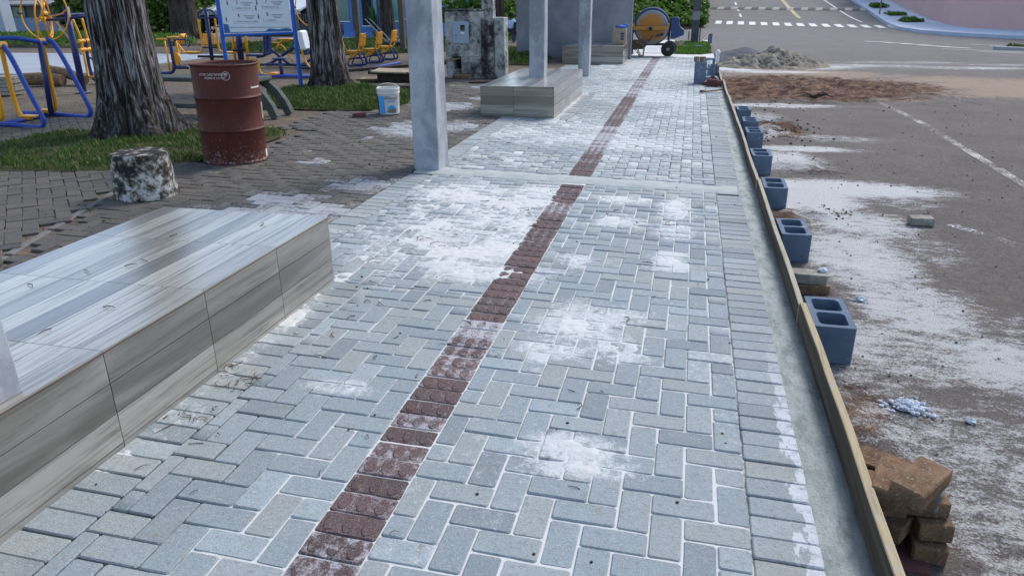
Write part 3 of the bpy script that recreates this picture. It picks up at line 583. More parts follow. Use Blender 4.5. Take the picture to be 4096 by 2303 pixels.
# joint powder: a heightfield that fills the joints and buries the pavers where it was spilt
def powder_sheet(y0, y1, st):
    xs = np.linspace(-2.42, .482, int(2.9 / st)); ys = np.arange(y0, y1 + st * .5, st)
    def zf(X, Y):
        p_ = powd(X, Y); nz = fbm(X, Y, 9, 5, 60); dark = np.clip(joint_dark(X, Y), 0, 1)
        h = -.0046 - .0090 * dark + (nz - .5) * .004 + np.clip(p_ * 1.35 - .30, 0, 1) * (.0064 + (fbm(X, Y, 4.5, 5, 66) - .5) * .011 + (fbm(X, Y, 30, 4, 67) - .5) * .012)
        return -FALL * X + h
    V, F, X, Y = grid(xs, ys, zf); pw = np.clip(.82 - .8 * joint_dark(X, Y) + .35 * (fbm(X, Y, 7, 3, 88) - .5) + powd(X, Y), 0, 1); tk = np.clip((V[:, 2] + FALL * V[:, 0] + .0015) / .004, 0, 1)
    o = npmesh('joint_powder', V, F, M['powder'], dict(pow=pw.ravel(), thick=tk), sidewalk, smooth=True); o['kind'] = 'stuff'
def joint_dark(X, Y):
    a = np.clip((-1.25 - X) * 3, 0, 1) * np.clip((2.9 - Y) * 1.2, 0, 1)
    b = np.clip((X - .265) * 30, 0, 1) * .7
    c_ = np.clip((-1.95 - X) * 8, 0, 1) * .8
    d = np.clip((Y - 6.3) * 3, 0, 1) * .45
    return np.clip(np.maximum(np.maximum(a, b), np.maximum(c_, d)) + (fbm(X, Y, 5, 3, 71) - .5) * .5, 0, 1)
powder_sheet(.9, 6.17, .010); powder_sheet(6.43, 15.0, .02); powder_sheet(15.16, 21.0, .04)
# concrete edge strip and the bands across the walk
mb = MB(); ys = np.arange(.6, 21.05, .15)
for i in range(len(ys) - 1):
    q = []
    for y in (ys[i], ys[i + 1]):
        wob = .006 * math.sin(y * 5.1) + .004 * math.sin(y * 13)
        q += [(.462, y, -FALL * .46 - .008), (.486 + wob, y, -FALL * .48 - .0028), (.55, y, -FALL * .55 - .005 + .003 * math.sin(y * 3)), (.613, y, -FALL * .61 - .003), (.613, y, -.17)]
    mb.add(q, [(0, 1, 6, 5), (1, 2, 7, 6), (2, 3, 8, 7), (3, 4, 9, 8)])
mb.build('concrete_edging', M['strip'], sidewalk, smooth=True)
for (a, b) in BANDS:
    mb = MB(); xs = np.arange(-2.36, .49, .06)
    for i in range(len(xs) - 1):
        q = []
        for x in (xs[i], xs[i + 1]):
            w_ = .012 * math.sin(x * 9) + .006 * math.sin(x * 31); sk = .0
            for y, h in ((a - .012 + w_, -.006), (a + .02 + w_, .0025), (b - .02 - w_, .003), (b + .012 - w_, -.006)): q.append((x, y, -FALL * x + h + .0015 * math.sin(x * 17)))
        mb.add(q, [(0, 1, 5, 4), (1, 2, 6, 5), (2, 3, 7, 6)])
    mb.build('concrete_band', M['band'], sidewalk, smooth=True)

# old plaza pavers: two laying directions either side of the gutter line
def dust_old(x, y): return .05 + ell(np.array(x), np.array(y), [(-3.0, 4.5, .5, .25, .62), (-2.7, 4.75, .5, .3, .55), (-3.05, 5.0, .3, .2, .62), (-3.1, 8.3, .5, .6, .62), (-2.75, 8.6, .4, .4, .55), (-3.3, 10.2, .4, .5, .6), (-2.9, 11.2, .4, .3, .6), (-3.1, 12.6, .8, .4, .5), (-2.6, 5.6, .3, .3, .5), (-3.4, 6.3, .2, .15, .5)]).item() + max(0, random.gauss(0, .12))
r1 = [r for r in hbone(-4.85, -2.375, 3.0, 9.4, -2.37 - 4, 3.0, mn=.03) if r[0] > gutter((r[2] + r[3]) / 2) + .005 and not (r[0] < -4.3 and 5.9 < r[2] < 7.9)]
r1 += [r for r in hbone(-4.2, -2.375, 9.4, 13.6, -2.37 - 4, 9.4, mn=.03)]
lay([(a + .0025, b - .0025, c_ + .0025, d - .0025) for a, b, c_, d in r1], 'old_paver', 0, M['old_paver'], plaza, 200, lambda x: gz(x), rough=.0022, dustf=dust_old, jit=.003)
ROT = math.radians(45); cr, sr = math.cos(ROT), math.sin(ROT); r2 = []
for r in hbone(-6, 2, 3, 12, 0, 0):
    x, y = (r[0] + r[1]) / 2, (r[2] + r[3]) / 2; wx, wy = x * cr - y * sr, x * sr + y * cr
    if 3.0 < wy < 8.8 and -8.6 < wx < gutter(wy) - .06 and not (wy > 6.1 and wx > -4.85): r2.append((r[0] + .002, r[1] - .002, r[2] + .002, r[3] - .002))
lay(r2, 'old_slanted_paver', 0, M['old_paver'], plaza, 100, lambda x: gz(x), rough=.0022, dustf=lambda x, y: .04, rot=ROT, tilt=0, jit=.003)
mb = MB()
for y in np.arange(2.9, 6.0, .5): mb.box((gutter(y + .25) - .02, y + .25, gz(-4.2) - .036), (.05, .49, .06), rz_=math.atan(.33), ch=.006)
mb.build('gutter_stone', M['slab'], plaza)
mb = MB(); mb.box((-17.2, 16.5, .098), (9.0, 6.0, .02)); mb.build('concrete_pad', M['pad'], plaza, rot=None)
# pale footpath beyond the new paving, up to the crossing street
mb = MB(); mb.add([(x, y, h) for h in (-.25, .0) for x, y in ((-6.5, 22.6), (-.9, 22.6), (-.7, 29.6), (-6.5, 29.0))], [(4, 5, 6, 7), (0, 1, 5, 4), (1, 2, 6, 5), (2, 3, 7, 6), (3, 0, 4, 7)])
mb.box((-.2, 29.2, -.09), (1.5, .8, .17), ch=.01); mb.box((-1.2, 21.8, -.11), (3.6, 1.58, .2), ch=.01)
tag(mb.build('far_footpath', M['path']), 'pale concrete footpath beyond the mixer up to the crossing street', 'footpath', kind='structure')
# right-hand footway and kerb by the pink wall
kb = [(10.25, 39.5), (10.22, 43.3), (10.6, 48), (11.12, 56), (11.25, 66), (11.4, 100)]; kf = [(22, 26.5), (14.6, 32.0), (12.4, 34.0), (10.9, 36.9)] + kb
mb = MB(); q = []
for i, (x, y) in enumerate(kf):
    z0 = rz(y); xin, yin = (x + 6, y + 5) if i < 4 else (14.5, y + (2.0 if i == 4 else 0)); q += [(x, y, z0 - .05), (x, y, z0 + .13), (x + .12, y + .02, z0 + .14), (xin, yin, z0 + .16)]
nq = len(kf); mb.add(q, [(i * 4 + k, i * 4 + k + 1, i * 4 + k + 5, i * 4 + k + 4) for i in range(nq - 1) for k in (0, 1, 2)])
tag(mb.build('footway', M['bluewalk']), 'pale bluish footway and kerb beside the pink wall', 'footway', kind='structure')

# ================================================================ large structure
def tile_bench(label, x0, x1, y0, y1, top, rows, yj, strips, dark=(0, 1, 0)):
    """box bench clad in wood-look planks: core, planks on top, on the road side and on the near end"""
    cx_, cy_ = (x0 + x1) / 2, (y0 + y1) / 2; t = thing('tiled_bench', label, 'bench', (cx_, cy_, gz(cx_)))
    zb = gz(cx_); Ht = top - zb; W, L = x1 - x0, y1 - y0
    mb = MB(); mb.box((0, 0, Ht / 2 - .06), (W - .016, L - .016, Ht + .108)); mb.build('core', M['grout'], t)
    tl = []
    def tile(c, d, rot=(0, 0, 0), r=None):
        m2 = MB(); m2.box((0, 0, 0), d, ch=.0); o = m2.build('tile', M['tile'], t, loc=c, rot=rot); o['rnd'] = random.random() if r is None else r
    ys = yj
    sw = W / strips
    for j in range(len(ys) - 1):
        a, b = ys[j] - cy_, ys[j + 1] - cy_
        for i in range(strips):
            w = sw; r = [.42, .85, .62, .95, .30, .55, .78, .98, .66, .5, .9][(i * 3 + 0 * j) % 11] * (.75 + .25 * random.random())
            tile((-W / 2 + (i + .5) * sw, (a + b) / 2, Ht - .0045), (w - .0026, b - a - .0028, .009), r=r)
    hs = [Ht - .010 - k * rows for k in range(4)] + [-.08]
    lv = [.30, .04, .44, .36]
    for j in range(len(ys) - 1):
        a, b = ys[j] - cy_, ys[j + 1] - cy_
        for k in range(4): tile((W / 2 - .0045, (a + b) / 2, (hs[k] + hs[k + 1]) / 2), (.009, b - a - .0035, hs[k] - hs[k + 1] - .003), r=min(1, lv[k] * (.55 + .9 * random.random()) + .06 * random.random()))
    # near end: planks run along X, so the tile's own long axis is turned
    xe = [-W / 2 + .004, -W / 2 + .46 * W, W / 2 - .010]
    for i in range(2):
        for k in range(4):
            w, h = xe[i + 1] - xe[i] - .0035, hs[k] - hs[k + 1] - .003
            m2 = MB(); m2.box((0, 0, 0), (.009, w, h))
            for s_ in (-1, 1):
                o = m2.build('tile', M['tile'], t, loc=((xe[i] + xe[i + 1]) / 2, s_ * (L / 2 - .0045), (hs[k] + hs[k + 1]) / 2), rot=(0, 0, math.pi / 2)); o['rnd'] = lv[k] * (.8 + .4 * random.random())
    mb = MB(); mb.box((W / 2 - .001, 0, Ht - .0095), (.004, L, .0045)); mb.box((0, -L / 2 + .001, Ht - .0095), (W, .004, .004)); mb.build('edge_trim', M['trim'], t)
    return t
tile_bench('long wood-look tiled bench in the left foreground', -2.855, -1.845, .72, 3.50, .42, .115, [.72, 1.28, 1.84, 2.40, 2.96, 3.50], 9)
tile_bench('tiled bench with a grey column standing on its middle', -2.675, -1.685, 9.58, 12.20, .44, .115, [9.58 + .437 * k for k in range(7)], 9)
tile_bench('farthest tiled bench against the dark wall, carrying a paper sack', -3.0, -1.56, 18.1, 19.55, .44, .115, [18.1, 18.58, 19.07, 19.55], 9)
def column(label, x0, x1, y0, y1, z0, z1):
    cx_, cy_ = (x0 + x1) / 2, (y0 + y1) / 2; mb = MB(); n_ = 26; w, d = x1 - x0, y1 - y0
    vs_ = []; prof = []
    k = .008
    for i in range(n_ + 1):
        z = (z1 - z0) * i / n_; g = lambda s: (vn(s * 3.1 + cx_, z * 2.2, 2.0, 80 + int(s)) - .5) * .007
        for j, (a, b) in enumerate(((-1, -1), (1, -1), (1, 1), (-1, 1))):
            ox, oy = float(g(j)), float(g(j + 9))
            pts = [(a * w / 2, b * d / 2 - b * k), (a * w / 2 - a * k, b * d / 2)]
            if a * b > 0: pts = pts if a < 0 else pts
            else: pts = pts[::-1]
            if (a, b) in ((-1, -1), (1, 1)): pass
            for (x, y) in (pts if (a, b) in ((-1, -1), (1, 1)) else pts): vs_.append((x + ox, y + oy, z))
    fs = [(i * 8 + q_, i * 8 + (q_ + 1) % 8, i * 8 + 8 + (q_ + 1) % 8, i * 8 + 8 + q_) for i in range(n_) for q_ in range(8)] + [list(range(8)), [n_ * 8 + q_ for q_ in range(8)]]
    mb.add(vs_, fs); o = mb.build('concrete_column', M['render'], loc=(cx_, cy_, z0)); tag(o, label, 'column', 'rendered columns of the shelter'); return o
column('grey rendered column cut off by the left edge of the picture', -2.12, -1.885, 1.28, 1.56, .42, 2.9)
column('tall grey rendered column standing on the pavers by the concrete band', -2.39, -2.155, 6.275, 6.56, gz(-2.3) - .06, 2.95)
column('grey rendered column standing on the middle tiled bench', -2.265, -2.045, 10.79, 11.03, .44, 2.95)
column('slim grey rendered column on the paving before the dark wall', -2.175, -1.955, 15.06, 15.32, gz(-2) - .06, 2.95)
mb = MB(); mb.box((-2.98, 19.72, 1.42), (2.96, .16, 3.0), ch=.006); o = mb.build('rendered_wall', M['darkwall']); tag(o, 'dark grey cement wall at the far end of the shelter', 'wall')
mb = MB(); mb.box((0, 0, 0), (.07, .02, .11), ch=.004); so_ = mb.build('outlet_box', M['black'], o, loc=(-2.58, 19.63, .34)); 

# old stained wall with pilaster
ow = thing('old_wall', 'old limewashed wall black with stains, with a niche and pilaster', 'wall', (-4.0, 14.4, .1))
def owp(name, c, d, dark=0.0, mat='plasterold', ch=.012, sub=True):
    m2 = MB(); m2.box((0, 0, 0), d, ch=ch); o = m2.build(name, M[mat], ow, loc=(c[0] + 4.0, c[1] - 14.4, c[2] - .1)); o['dark'] = dark; return o
# wall face with the niche left open
owp('wall', (-4.22, 14.26, .88), (.76, .28, .82), .0); owp('wall', (-4.53, 14.26, .27), (.14, .28, .40), -.3); owp('wall', (-4.07, 14.26, .27), (.46, .28, .40), .1); owp('wall', (-4.395, 14.26, .155), (.126, .28, .17), .1); owp('wall', (-4.395, 14.37, .36), (.126, .06, .236), 0, 'dark')
owp('pilaster', (-3.76, 14.24, .63), (.24, .34, 1.10), .5); owp('wall', (-3.54, 14.28, .63), (.20, .30, 1.09), -.1); owp('post', (-3.77, 14.26, 1.72), (.22, .2, 1.1), .25); owp('coping', (-4.22, 14.26, 1.305), (.78, .32, .035), .8)
owp('post_panel', (-3.77, 14.155, 1.27), (.11, .02, .14), .5); owp('post_panel', (-3.77, 14.155, 1.49), (.11, .02, .16), .4)
mt = thing('meter_box', 'pale blue-grey electricity meter box on the stained wall', 'meter box', (-4.285, 14.12, .71))
mb = MB(); mb.box((0, 0, .2), (.315, .05, .40), ch=.006); mb.build('case', M['metergrey'], mt); mb = MB(); mb.box((0, -.027, .2), (.285, .006, .37), ch=.002); mb.build('door', M['metergrey'], mt)
mb = MB(); mb.box((.045, -.031, .285), (.085, .004, .105)); w_ = mb.build('window', M['dark'], mt); mb = MB(); mb.box((.055, -.034, .27), (.045, .003, .06)); mb.build('dial', M['greenbench'], w_)
mb = MB(); mb.box((.04, -.031, .195), (.075, .003, .035)); mb.build('label_plate', M['white'], mt); mb = MB(); mb.box((-.09, -.032, .165), (.055, .004, .06)); mb.build('latch', M['metergrey'], mt); mb = MB(); mb.box((-.09, -.036, .152), (.05, .006, .008)); mb.build('hinge_slot', M['dark'], mt)
mb = MB(); mb.box((0, 0, .04), (.36, .2, .12), ch=.03); tag(mb.build('stone_block', M['oldbrick'], loc=(-4.24, 13.98, .08), rot=(.05, .03, .1)), 'brown stone block lying at the foot of the stained wall', 'stone')
mb = MB(); mb.box((0, 0, 0), (.46, .03, .025)); tag(mb.build('stick', M['wood'], loc=(-4.52, 14.02, .42), rot=(0, -.14, 0)), 'thin timber stick poking into the niche of the old wall', 'stick')

# ---- trees
def trunk(name, label, x, y, prof, mat, lean=(0, 0), ridges=1.0, crown=None, z0=.06, seed=1, N=72, K=64):
    t = thing(name, label, 'tree', (x, y, z0), group=None)
    zs = np.linspace(0, prof[-1][0], K); zs = np.concatenate([np.linspace(0, 2.0, 40), np.linspace(2.1, prof[-1][0], 16)]); rr = np.interp(zs, [p[0] for p in prof], [p[1] for p in prof]); ang = np.linspace(0, 2 * math.pi, N, endpoint=False)
    Aa, Zz = np.meshgrid(ang, zs); flare = np.clip(1 - Zz / .55, 0, 1) ** 2
    ca, sa = np.cos(Aa), np.sin(Aa)
    rid = (fbm(ca * 3.2 + Zz * .12, sa * 3.2 + Zz * .10, 2.2, 4, seed) - .5) * .42 + (fbm(ca * 3 + 9, sa * 3 + Zz * .55, 6.5, 3, seed + 5) - .5) * .16
    root = flare * (.22 * np.cos(Aa * 5 + seed) + .12 * np.cos(Aa * 9 + 2 * seed))
    R_ = rr[:, None] * (1 + ridges * rid * .55 + root)
    V = np.stack([R_ * ca + lean[0] * Zz, R_ * sa + lean[1] * Zz, Zz], -1).reshape(-1, 3); nz = len(zs); i, j = np.meshgrid(np.arange(N), np.arange(nz - 1)); a = (j * N + i).ravel(); b = (j * N + (i + 1) % N).ravel()
    o = npmesh('trunk', V, np.stack([a, b, b + N, a + N], -1), mat, parent=t, smooth=True)
    if crown:
        zc, rc, hc, nl, lm, ls = crown; top = prof[-1][0]; mb = MB()
        for k in range(9):
            a = k * 2.4 + seed; zz = top * (.62 + .04 * k); e = rc * .75; mb.tube([(lean[0] * zz, lean[1] * zz, zz), (math.cos(a) * e * .5, math.sin(a) * e * .5, zz + .5), (math.cos(a) * e, math.sin(a) * e, zz + 1.2)], [.07, .045, .015], 6)
        mb.build('branch', mat, t)
        leaves('crown', t, lambda n_: crown_pts(n_, zc, rc, hc, seed), nl, ls, lm)
    return t
def crown_pts(n_, zc, rc, hc, seed):
    rs = np.random.default_rng(seed); C_ = rs.normal(size=(26, 3)); C_ /= np.linalg.norm(C_, axis=1)[:, None]; C_ *= rs.random((26, 1)) ** .5 * .8
    k = rs.integers(0, 26, n_); p = C_[k] + rs.normal(size=(n_, 3)) * .17; return p * np.array([rc, rc, hc]) + np.array([0, 0, zc])
def leaves(name, parent, ptf, n_, size, mat, up=.0, kind=None, flat=None, aspect=1.6, folded=True):
    P_ = ptf(n_); rs = np.random.default_rng(int(abs(P_[:, 0].sum()) * 100) % 9999); n_ = len(P_)
    nrm = rs.normal(size=(n_, 3)); nrm[:, 2] = np.abs(nrm[:, 2]) + up; nrm /= np.linalg.norm(nrm, axis=1)[:, None]
    a = np.cross(nrm, rs.normal(size=(n_, 3))); a /= np.linalg.norm(a, axis=1)[:, None]; b = np.cross(nrm, a); s_ = (size * (.6 + .8 * rs.random(n_)))[:, None]
    q = [P_ - a * s_ * aspect * .5, P_ - b * s_ * .5 + nrm * s_ * .12, P_ + a * s_ * aspect * .5, P_ + b * s_ * .5 + nrm * s_ * .12]
    V = np.stack(q, 1).reshape(-1, 3); i = np.arange(n_) * 4
    F = np.concatenate([np.stack([i, i + 1, i + 2], -1), np.stack([i, i + 2, i + 3], -1)])
    o = npmesh(name, V, F, mat, parent=parent)
    if kind: o['kind'] = kind
    return o
trunk('cypress_tree', 'thick grey fibrous trunk in the grass beside the red drum', -6.05, 7.25, [(0, .50), (.18, .42), (.5, .335), (1.0, .30), (1.5, .285), (4, .23), (7, .12)], M['bark'], (-.012, .01), 1.15, (6.2, 2.3, 2.6, 3000, M['crown'], .16), seed=3, N=110)
trunk('cypress_tree', 'dark flared tree trunk in the grass behind the white bucket', -5.98, 11.95, [(0, .42), (.2, .33), (.5, .285), (1.0, .255), (1.5, .245), (4, .2), (7, .1)], M['bark'], (-.01, 0), 1.0, (6.4, 2.2, 2.6, 3000, M['crown'], .16), seed=8, N=96)
trunk('shade_tree', 'dark tree trunk before the blue house, behind the yellow seats', -11.02, 27.05, [(0, .40), (.3, .31), (1.0, .25), (1.6, .23), (5, .14)], M['bark2'], (-.01, 0), .8, (5.5, 2.4, 1.8, 2600, M['crown'], .2), seed=5)
trunk('shade_tree', 'dark tree trunk half hidden behind the thick left trunk', -20.4, 28.2, [(0, .7), (.4, .55), (1.5, .5), (5, .3)], M['bark2'], (.0, 0), .8, (6, 2.6, 1.8, 2600, M['crown'], .2), seed=6)
trunk('shade_tree', 'thin dark trunk behind the yellow exercise wheels', -25.6, 29.5, [(0, .42), (.4, .3), (1.5, .27), (5, .15)], M['bark2'], (-.03, 0), .8, (5.6, 2.2, 1.8, 2000, M['crown'], .2), seed=7)
trunk('shade_tree', 'black tree trunk rising behind the old wall pilaster', -5.2, 20.6, [(0, .24), (.3, .2), (1.5, .185), (5, .12)], M['bark2'], (0, 0), .8, (5.4, 1.8, 1.5, 1800, M['crown'], .2), seed=11)
trunk('street_tree', 'small dark tree on the footway by the pink wall', 12.25, 62.5, [(0, .28), (.3, .2), (1.0, .17), (3, .1)], M['bark2'], (0, 0), .5, (2.6, 1.2, .9, 1500, M['hedge'], .16), z0=rz(62.5) + .1, seed=12)

# ---- grass
def turf(name, label, poly, n_, h, mat, base=True, w=.010, lean=.35, zf=None, mound=.035, group=None):
    """blades over a polygon; soil mound beneath"""
    P_ = np.array(poly); lo, hi = P_.min(0), P_.max(0); rs = np.random.default_rng(len(poly) * 7 + n_)
    def inside(x, y):
        r = np.zeros(len(x), bool); j = len(P_) - 1
        for i in range(len(P_)):
            xi, yi = P_[i]; xj, yj = P_[j]; c_ = ((yi > y) != (yj > y)) & (x < (xj - xi) * (y - yi) / (yj - yi + 1e-9) + xi); r ^= c_; j = i
        return r
    pts = rs.random((n_ * 3, 2)) * (hi - lo) + lo; e = (vn(pts[:, 0], pts[:, 1], 4.0, 3) - .5) * .25; pts = pts[inside(pts[:, 0] + e, pts[:, 1] + e * .7)][:n_]; m_ = len(pts)
    cen = P_.mean(0); d = np.linalg.norm((pts - cen) / ((hi - lo) / 2), axis=1); zb = (zf(pts[:, 0]) if zf else np.array([gz(x) for x in pts[:, 0]])) + mound * np.clip(1 - d ** 2 * .8, 0, 1) - .005
    clump = .35 + .95 * vn(pts[:, 0], pts[:, 1], 6, 5); keep = rs.random(m_) < (.05 + clump * .9); pts, zb, clump = pts[keep], zb[keep], clump[keep]; m_ = len(pts)
    hh = h * (.5 + rs.random(m_)) * clump; a = rs.random(m_) * 6.283; ll = lean * hh * (.3 + rs.random(m_)); b = rs.random(m_) * 6.283
    ws = w * (.6 + .8 * rs.random(m_)); o1 = np.stack([np.cos(a) * ws, np.sin(a) * ws, 0 * a], -1); base_ = np.stack([pts[:, 0], pts[:, 1], zb], -1)
    tip = base_ + np.stack([np.cos(b) * ll * 2, np.sin(b) * ll * 2, hh], -1); mid = base_ + np.stack([np.cos(b) * ll * .6, np.sin(b) * ll * .6, hh * .6], -1)
    V = np.stack([base_ - o1, base_ + o1, mid + o1 * .7, tip, mid - o1 * .7], 1).reshape(-1, 3); i = np.arange(m_) * 5
    F = np.concatenate([np.stack([i, i + 1, i + 2], -1), np.stack([i, i + 2, i + 4], -1), np.stack([i + 4, i + 2, i + 3], -1)])
    o = npmesh(name, V, F, mat); tag(o, label, 'grass', group, 'stuff')
    if base:
        mb = MB(); cz = (float(zf(np.array([cen[0]]))[0]) if zf else gz(cen[0])); rings = []
        k = len(P_)
        for f_, hz in ((1, .0), (.93, .016), (.6, mound * .7), (.25, mound)):
            rings += [tuple(cen + (p - cen) * f_) + ((float(zf(np.array([p[0]]))[0]) if zf else gz(p[0])) + hz,) for p in P_]
        mb.add(rings, [(r * k + i_, r * k + (i_ + 1) % k, (r + 1) * k + (i_ + 1) % k, (r + 1) * k + i_) for r in range(3) for i_ in range(k)] + [[3 * k + i_ for i_ in range(k)]])
        mb.build('soil', M['turfsoil'], o, smooth=True)
    return o
turf('grass_patch', 'grass round the foot of the thick left trunk', [(-6.9, 5.1), (-5.9, 5.35), (-5.04, 5.5), (-4.75, 5.9), (-4.48, 6.0), (-4.36, 6.6), (-4.36, 7.4), (-4.6, 7.8), (-5.2, 8.1), (-6.3, 8.0), (-6.8, 7.5), (-7.2, 7.1), (-7.3, 6.3), (-7.2, 5.5)], 13000, .045, M['grass'], w=.006)
turf('grass_patch', 'grass round the dark flared trunk beside the bucket', [(-6.05, 9.75), (-5.2, 9.45), (-4.5, 9.5), (-4.15, 9.6), (-3.95, 10.2), (-4.1, 10.9), (-4.6, 11.6), (-5.4, 12.6), (-6.4, 12.7), (-6.8, 11.8), (-6.5, 10.8)], 15000, .06, M['grass'], w=.007, mound=.05)
turf('grass_patch', 'small grass patch behind the old wall, beyond the middle bench', [(-4.3, 16.9), (-3.6, 17.1), (-3.3, 18.0), (-3.6, 19.3), (-4.6, 20.2), (-5.6, 19), (-5.2, 17.4)], 5000, .08, M['grass'], w=.012, mound=.10)
turf('grass_strip', 'green grass strip across the path behind the old wall', [(-8, 21.4), (-3.4, 21.7), (-3.4, 23.2), (-8, 23.0)], 4500, .06, M['grass'], w=.016)
turf('grass_strip', 'narrow grass verge before the pale street near the seated person', [(-13, 26.4), (-3.2, 27.4), (-3.2, 28.8), (-13, 28.6)], 5000, .07, M['grass'], w=.02)
turf('grass_island', 'bright green turf square round the utility pole', [(-.52, 22.3), (.25, 22.15), (.56, 22.6), (.56, 27.9), (.1, 28.3), (-.6, 28.2)], 9000, .06, M['grassbright'], w=.014, zf=lambda x: x * 0 - .0, mound=.05)
turf('grass_verge', 'sunlit grass verge behind the exercise wheels at far left', [(-34, 22.8), (-19.5, 22.2), (-16.5, 24), (-24, 30.5), (-40, 31)], 11000, .10, M['grassbright'], w=.035, mound=.25)
turf('grass_verge', 'grass verge behind the gym machines in the middle', [(-16.5, 24.0), (-13.5, 20.6), (-9.0, 19.8), (-7.2, 21.2), (-8.3, 26.3), (-13, 27.5)], 11000, .08, M['grass'], w=.025)
for k, (x, y, lb) in enumerate([(11.75, 47.6, 'nearest'), (11.95, 52.0, 'middle'), (12.0, 57.2, 'farthest')]):
    zz = rz(y) + .16; turf('grass_square', lb + ' of the three planted grass squares on the bluish footway', [(x - .5, y - .9), (x + .5, y - .9), (x + .5, y + .9), (x - .5, y + .9)], 900, .16, M['grassbright'], w=.05, zf=lambda q, zz=zz: q * 0 + zz, mound=.05)
turf('grass_median', 'grass median tip at the right edge of the picture', [(9.6, 27.7), (11.2, 26.2), (14, 25.0), (14, 27), (11, 28.2)], 1800, .10, M['grass'], w=.03, zf=lambda q: q * 0 + RZ + .08, mound=.05)
mb = MB(); mb.prism([(9.4, 27.6), (11.1, 25.95), (14.2, 24.6), (14.2, 27.2), (11, 28.4)], RZ - .02, RZ + .09); tag(mb.build('median_kerb', M['kerb']), 'low kerb round the grass median at the right edge', 'kerb')

# ---- planted bank beyond the crossing street
def bank_pts(n_):
    rs = np.random.default_rng(5); u = rs.random(n_); v = rs.random(n_) ** 1.3
    x = -16 + u * 16.7; yb = np.interp(x, [-16, -9, -6.5, .7], [35, 33.3, 34, 45.6]); y = yb + v * 9; z = -.1 + v * 9 * .42 + .25 * (vn(x, y, .9, 8)) + rs.random(n_) * .35
    e = np.clip((x - .1) / .6, 0, 1); return np.stack([x, y, z - e * .3 * (v > .3)], -1)
bank = leaves('bank_plants', None, bank_pts, 15000, .34, M['vine'], up=.8, aspect=1.15); tag(bank, 'dense leafy vines covering the bank across the street', 'plants', kind='stuff')
mb = MB(); xs = [-16, -9, -6.5, -3, .55]; q = []
for x in xs:
    yb = float(np.interp(x, [-16, -9, -6.5, .7], [35, 33.3, 34, 45.6])); q += [(x, yb - .3, -.2), (x, yb + .4, .1), (x, yb + 10, 4.2), (x, yb + 30, 5)]
mb.add(q, [(i * 4 + k, i * 4 + k + 1, i * 4 + k + 5, i * 4 + k + 4) for i in range(len(xs) - 1) for k in range(3)] + [(16, 17, 18, 19)])
tag(mb.build('hillside', simple('bank_soil', (.10, .07, .045), .95, .4, 2, .6, 20, .1)), 'brown soil bank under the vines', 'hillside', kind='structure')
def side_pts(n_):
    rs = np.random.default_rng(9); y = 45.5 + rs.random(n_) * 45; x = .75 - np.abs(rs.normal(size=n_)) * 1.0 - .2; return np.stack([x, y, np.vectorize(rz)(y) + .15 + rs.random(n_) * 1.3], -1)
o = leaves('roadside_shrubs', None, side_pts, 3500, .3, M['vine'], up=.5, aspect=1.2); tag(o, 'shrubs along the left edge of the climbing avenue', 'shrubs', kind='stuff')

# ---- pink wall, houses, background left
pk = thing('pink_building', 'pink rendered corner wall at the top right', 'building', (12.8, 41.4, 0))
mb = MB(); A0, B0 = (12.8, 41.4), (19.2, 24.5)
for (p0, p1) in ((A0, B0),):
    ux, uy = p1[0] - p0[0], p1[1] - p0[1]; L = math.hypot(ux, uy)
mb.add([(0, 0, -.4), (6.4, -16.9, -1.0), (6.4, -16.9, 5), (0, 0, 5), (14, 0, 5), (14, 0, -1)], [(0, 1, 2, 3), (3, 2, 4), (1, 5, 4, 2)])
mb.build('front_wall', M['pink'], pk)
mb = MB(); mb.add([(.0, .002, -.3), (.9, 40, 3), (.9, 40, 9), (.0, .002, 5), (8, 40, 9), (8, 0, 5)], [(0, 1, 2, 3), (3, 2, 4, 5)]); mb.build('side_wall', M['pink'], pk)
mb = MB(); mb.add([(-.02, -.05, 1.55), (6.3, -16.9, 1.55), (6.3, -16.9, 1.66), (-.02, -.05, 1.66)], [(0, 1, 2, 3)]); mb.build('band', M['kerb'], pk)
o = MB().tube([(11.15, 52.5, rz(52) + .1), (11.15, 52.5, 5)], .045, 8).build('sign_post', M['steel']); tag(o, 'thin grey pole on the footway kerb', 'pole')

bh = thing('blue_house', 'bright blue house front with teal glass doors', 'house', (-12, 33.2, -.1))
def bp(name, x0, x1, z0, z1, y, d, mat, par=None):
    m2 = MB(); m2.box(((x0 + x1) / 2 + 12, y + d / 2 - 33.2, (z0 + z1) / 2 + .1), (x1 - x0, d, z1 - z0)); return m2.build(name, M[mat], par or bh)
bp('wall', -15.7, -9.3, -.15, 4, 33.2, 3.5, 'bluewall')
for x0, x1, z0, z1, g in ((-16.0, -15.35, .62, 2.6, 'glass'), (-14.7, -14.25, .42, 2.5, 'dark'), (-14.15, -13.5, .35, 2.6, 'tealglass'), (-13.28, -12.88, .62, 2.6, 'tealglass'), (-12.6, -12.3, .7, 2.2, 'glass')):
    w_ = bp('window' if z0 > .5 else 'glass_door', x0, x1, z0, z1, 33.16, .05, g); bp('frame', x0 - .03, x0, z0, z1, 33.14, .06, 'bluewall', w_); bp('sill', x0 - .04, x1 + .04, z0 - .04, z0, 33.1, .1, 'white', w_)
bp('recess', -15.2, -14.98, .18, 2.6, 33.17, .04, 'navy'); bp('step', -15.5, -14.0, -.15, .16, 32.85, .34, 'bluewall'); bp('plinth', -15.7, -9.3, -.15, .02, 33.05, .14, 'houseblue')
mb = MB(); mb.box((-12, 31.2, -.13), (16, 3.2, .12), ch=.02); tag(mb.build('house_footway', M['bluewalk']), 'bluish footway in front of the blue house', 'footway', kind='structure')
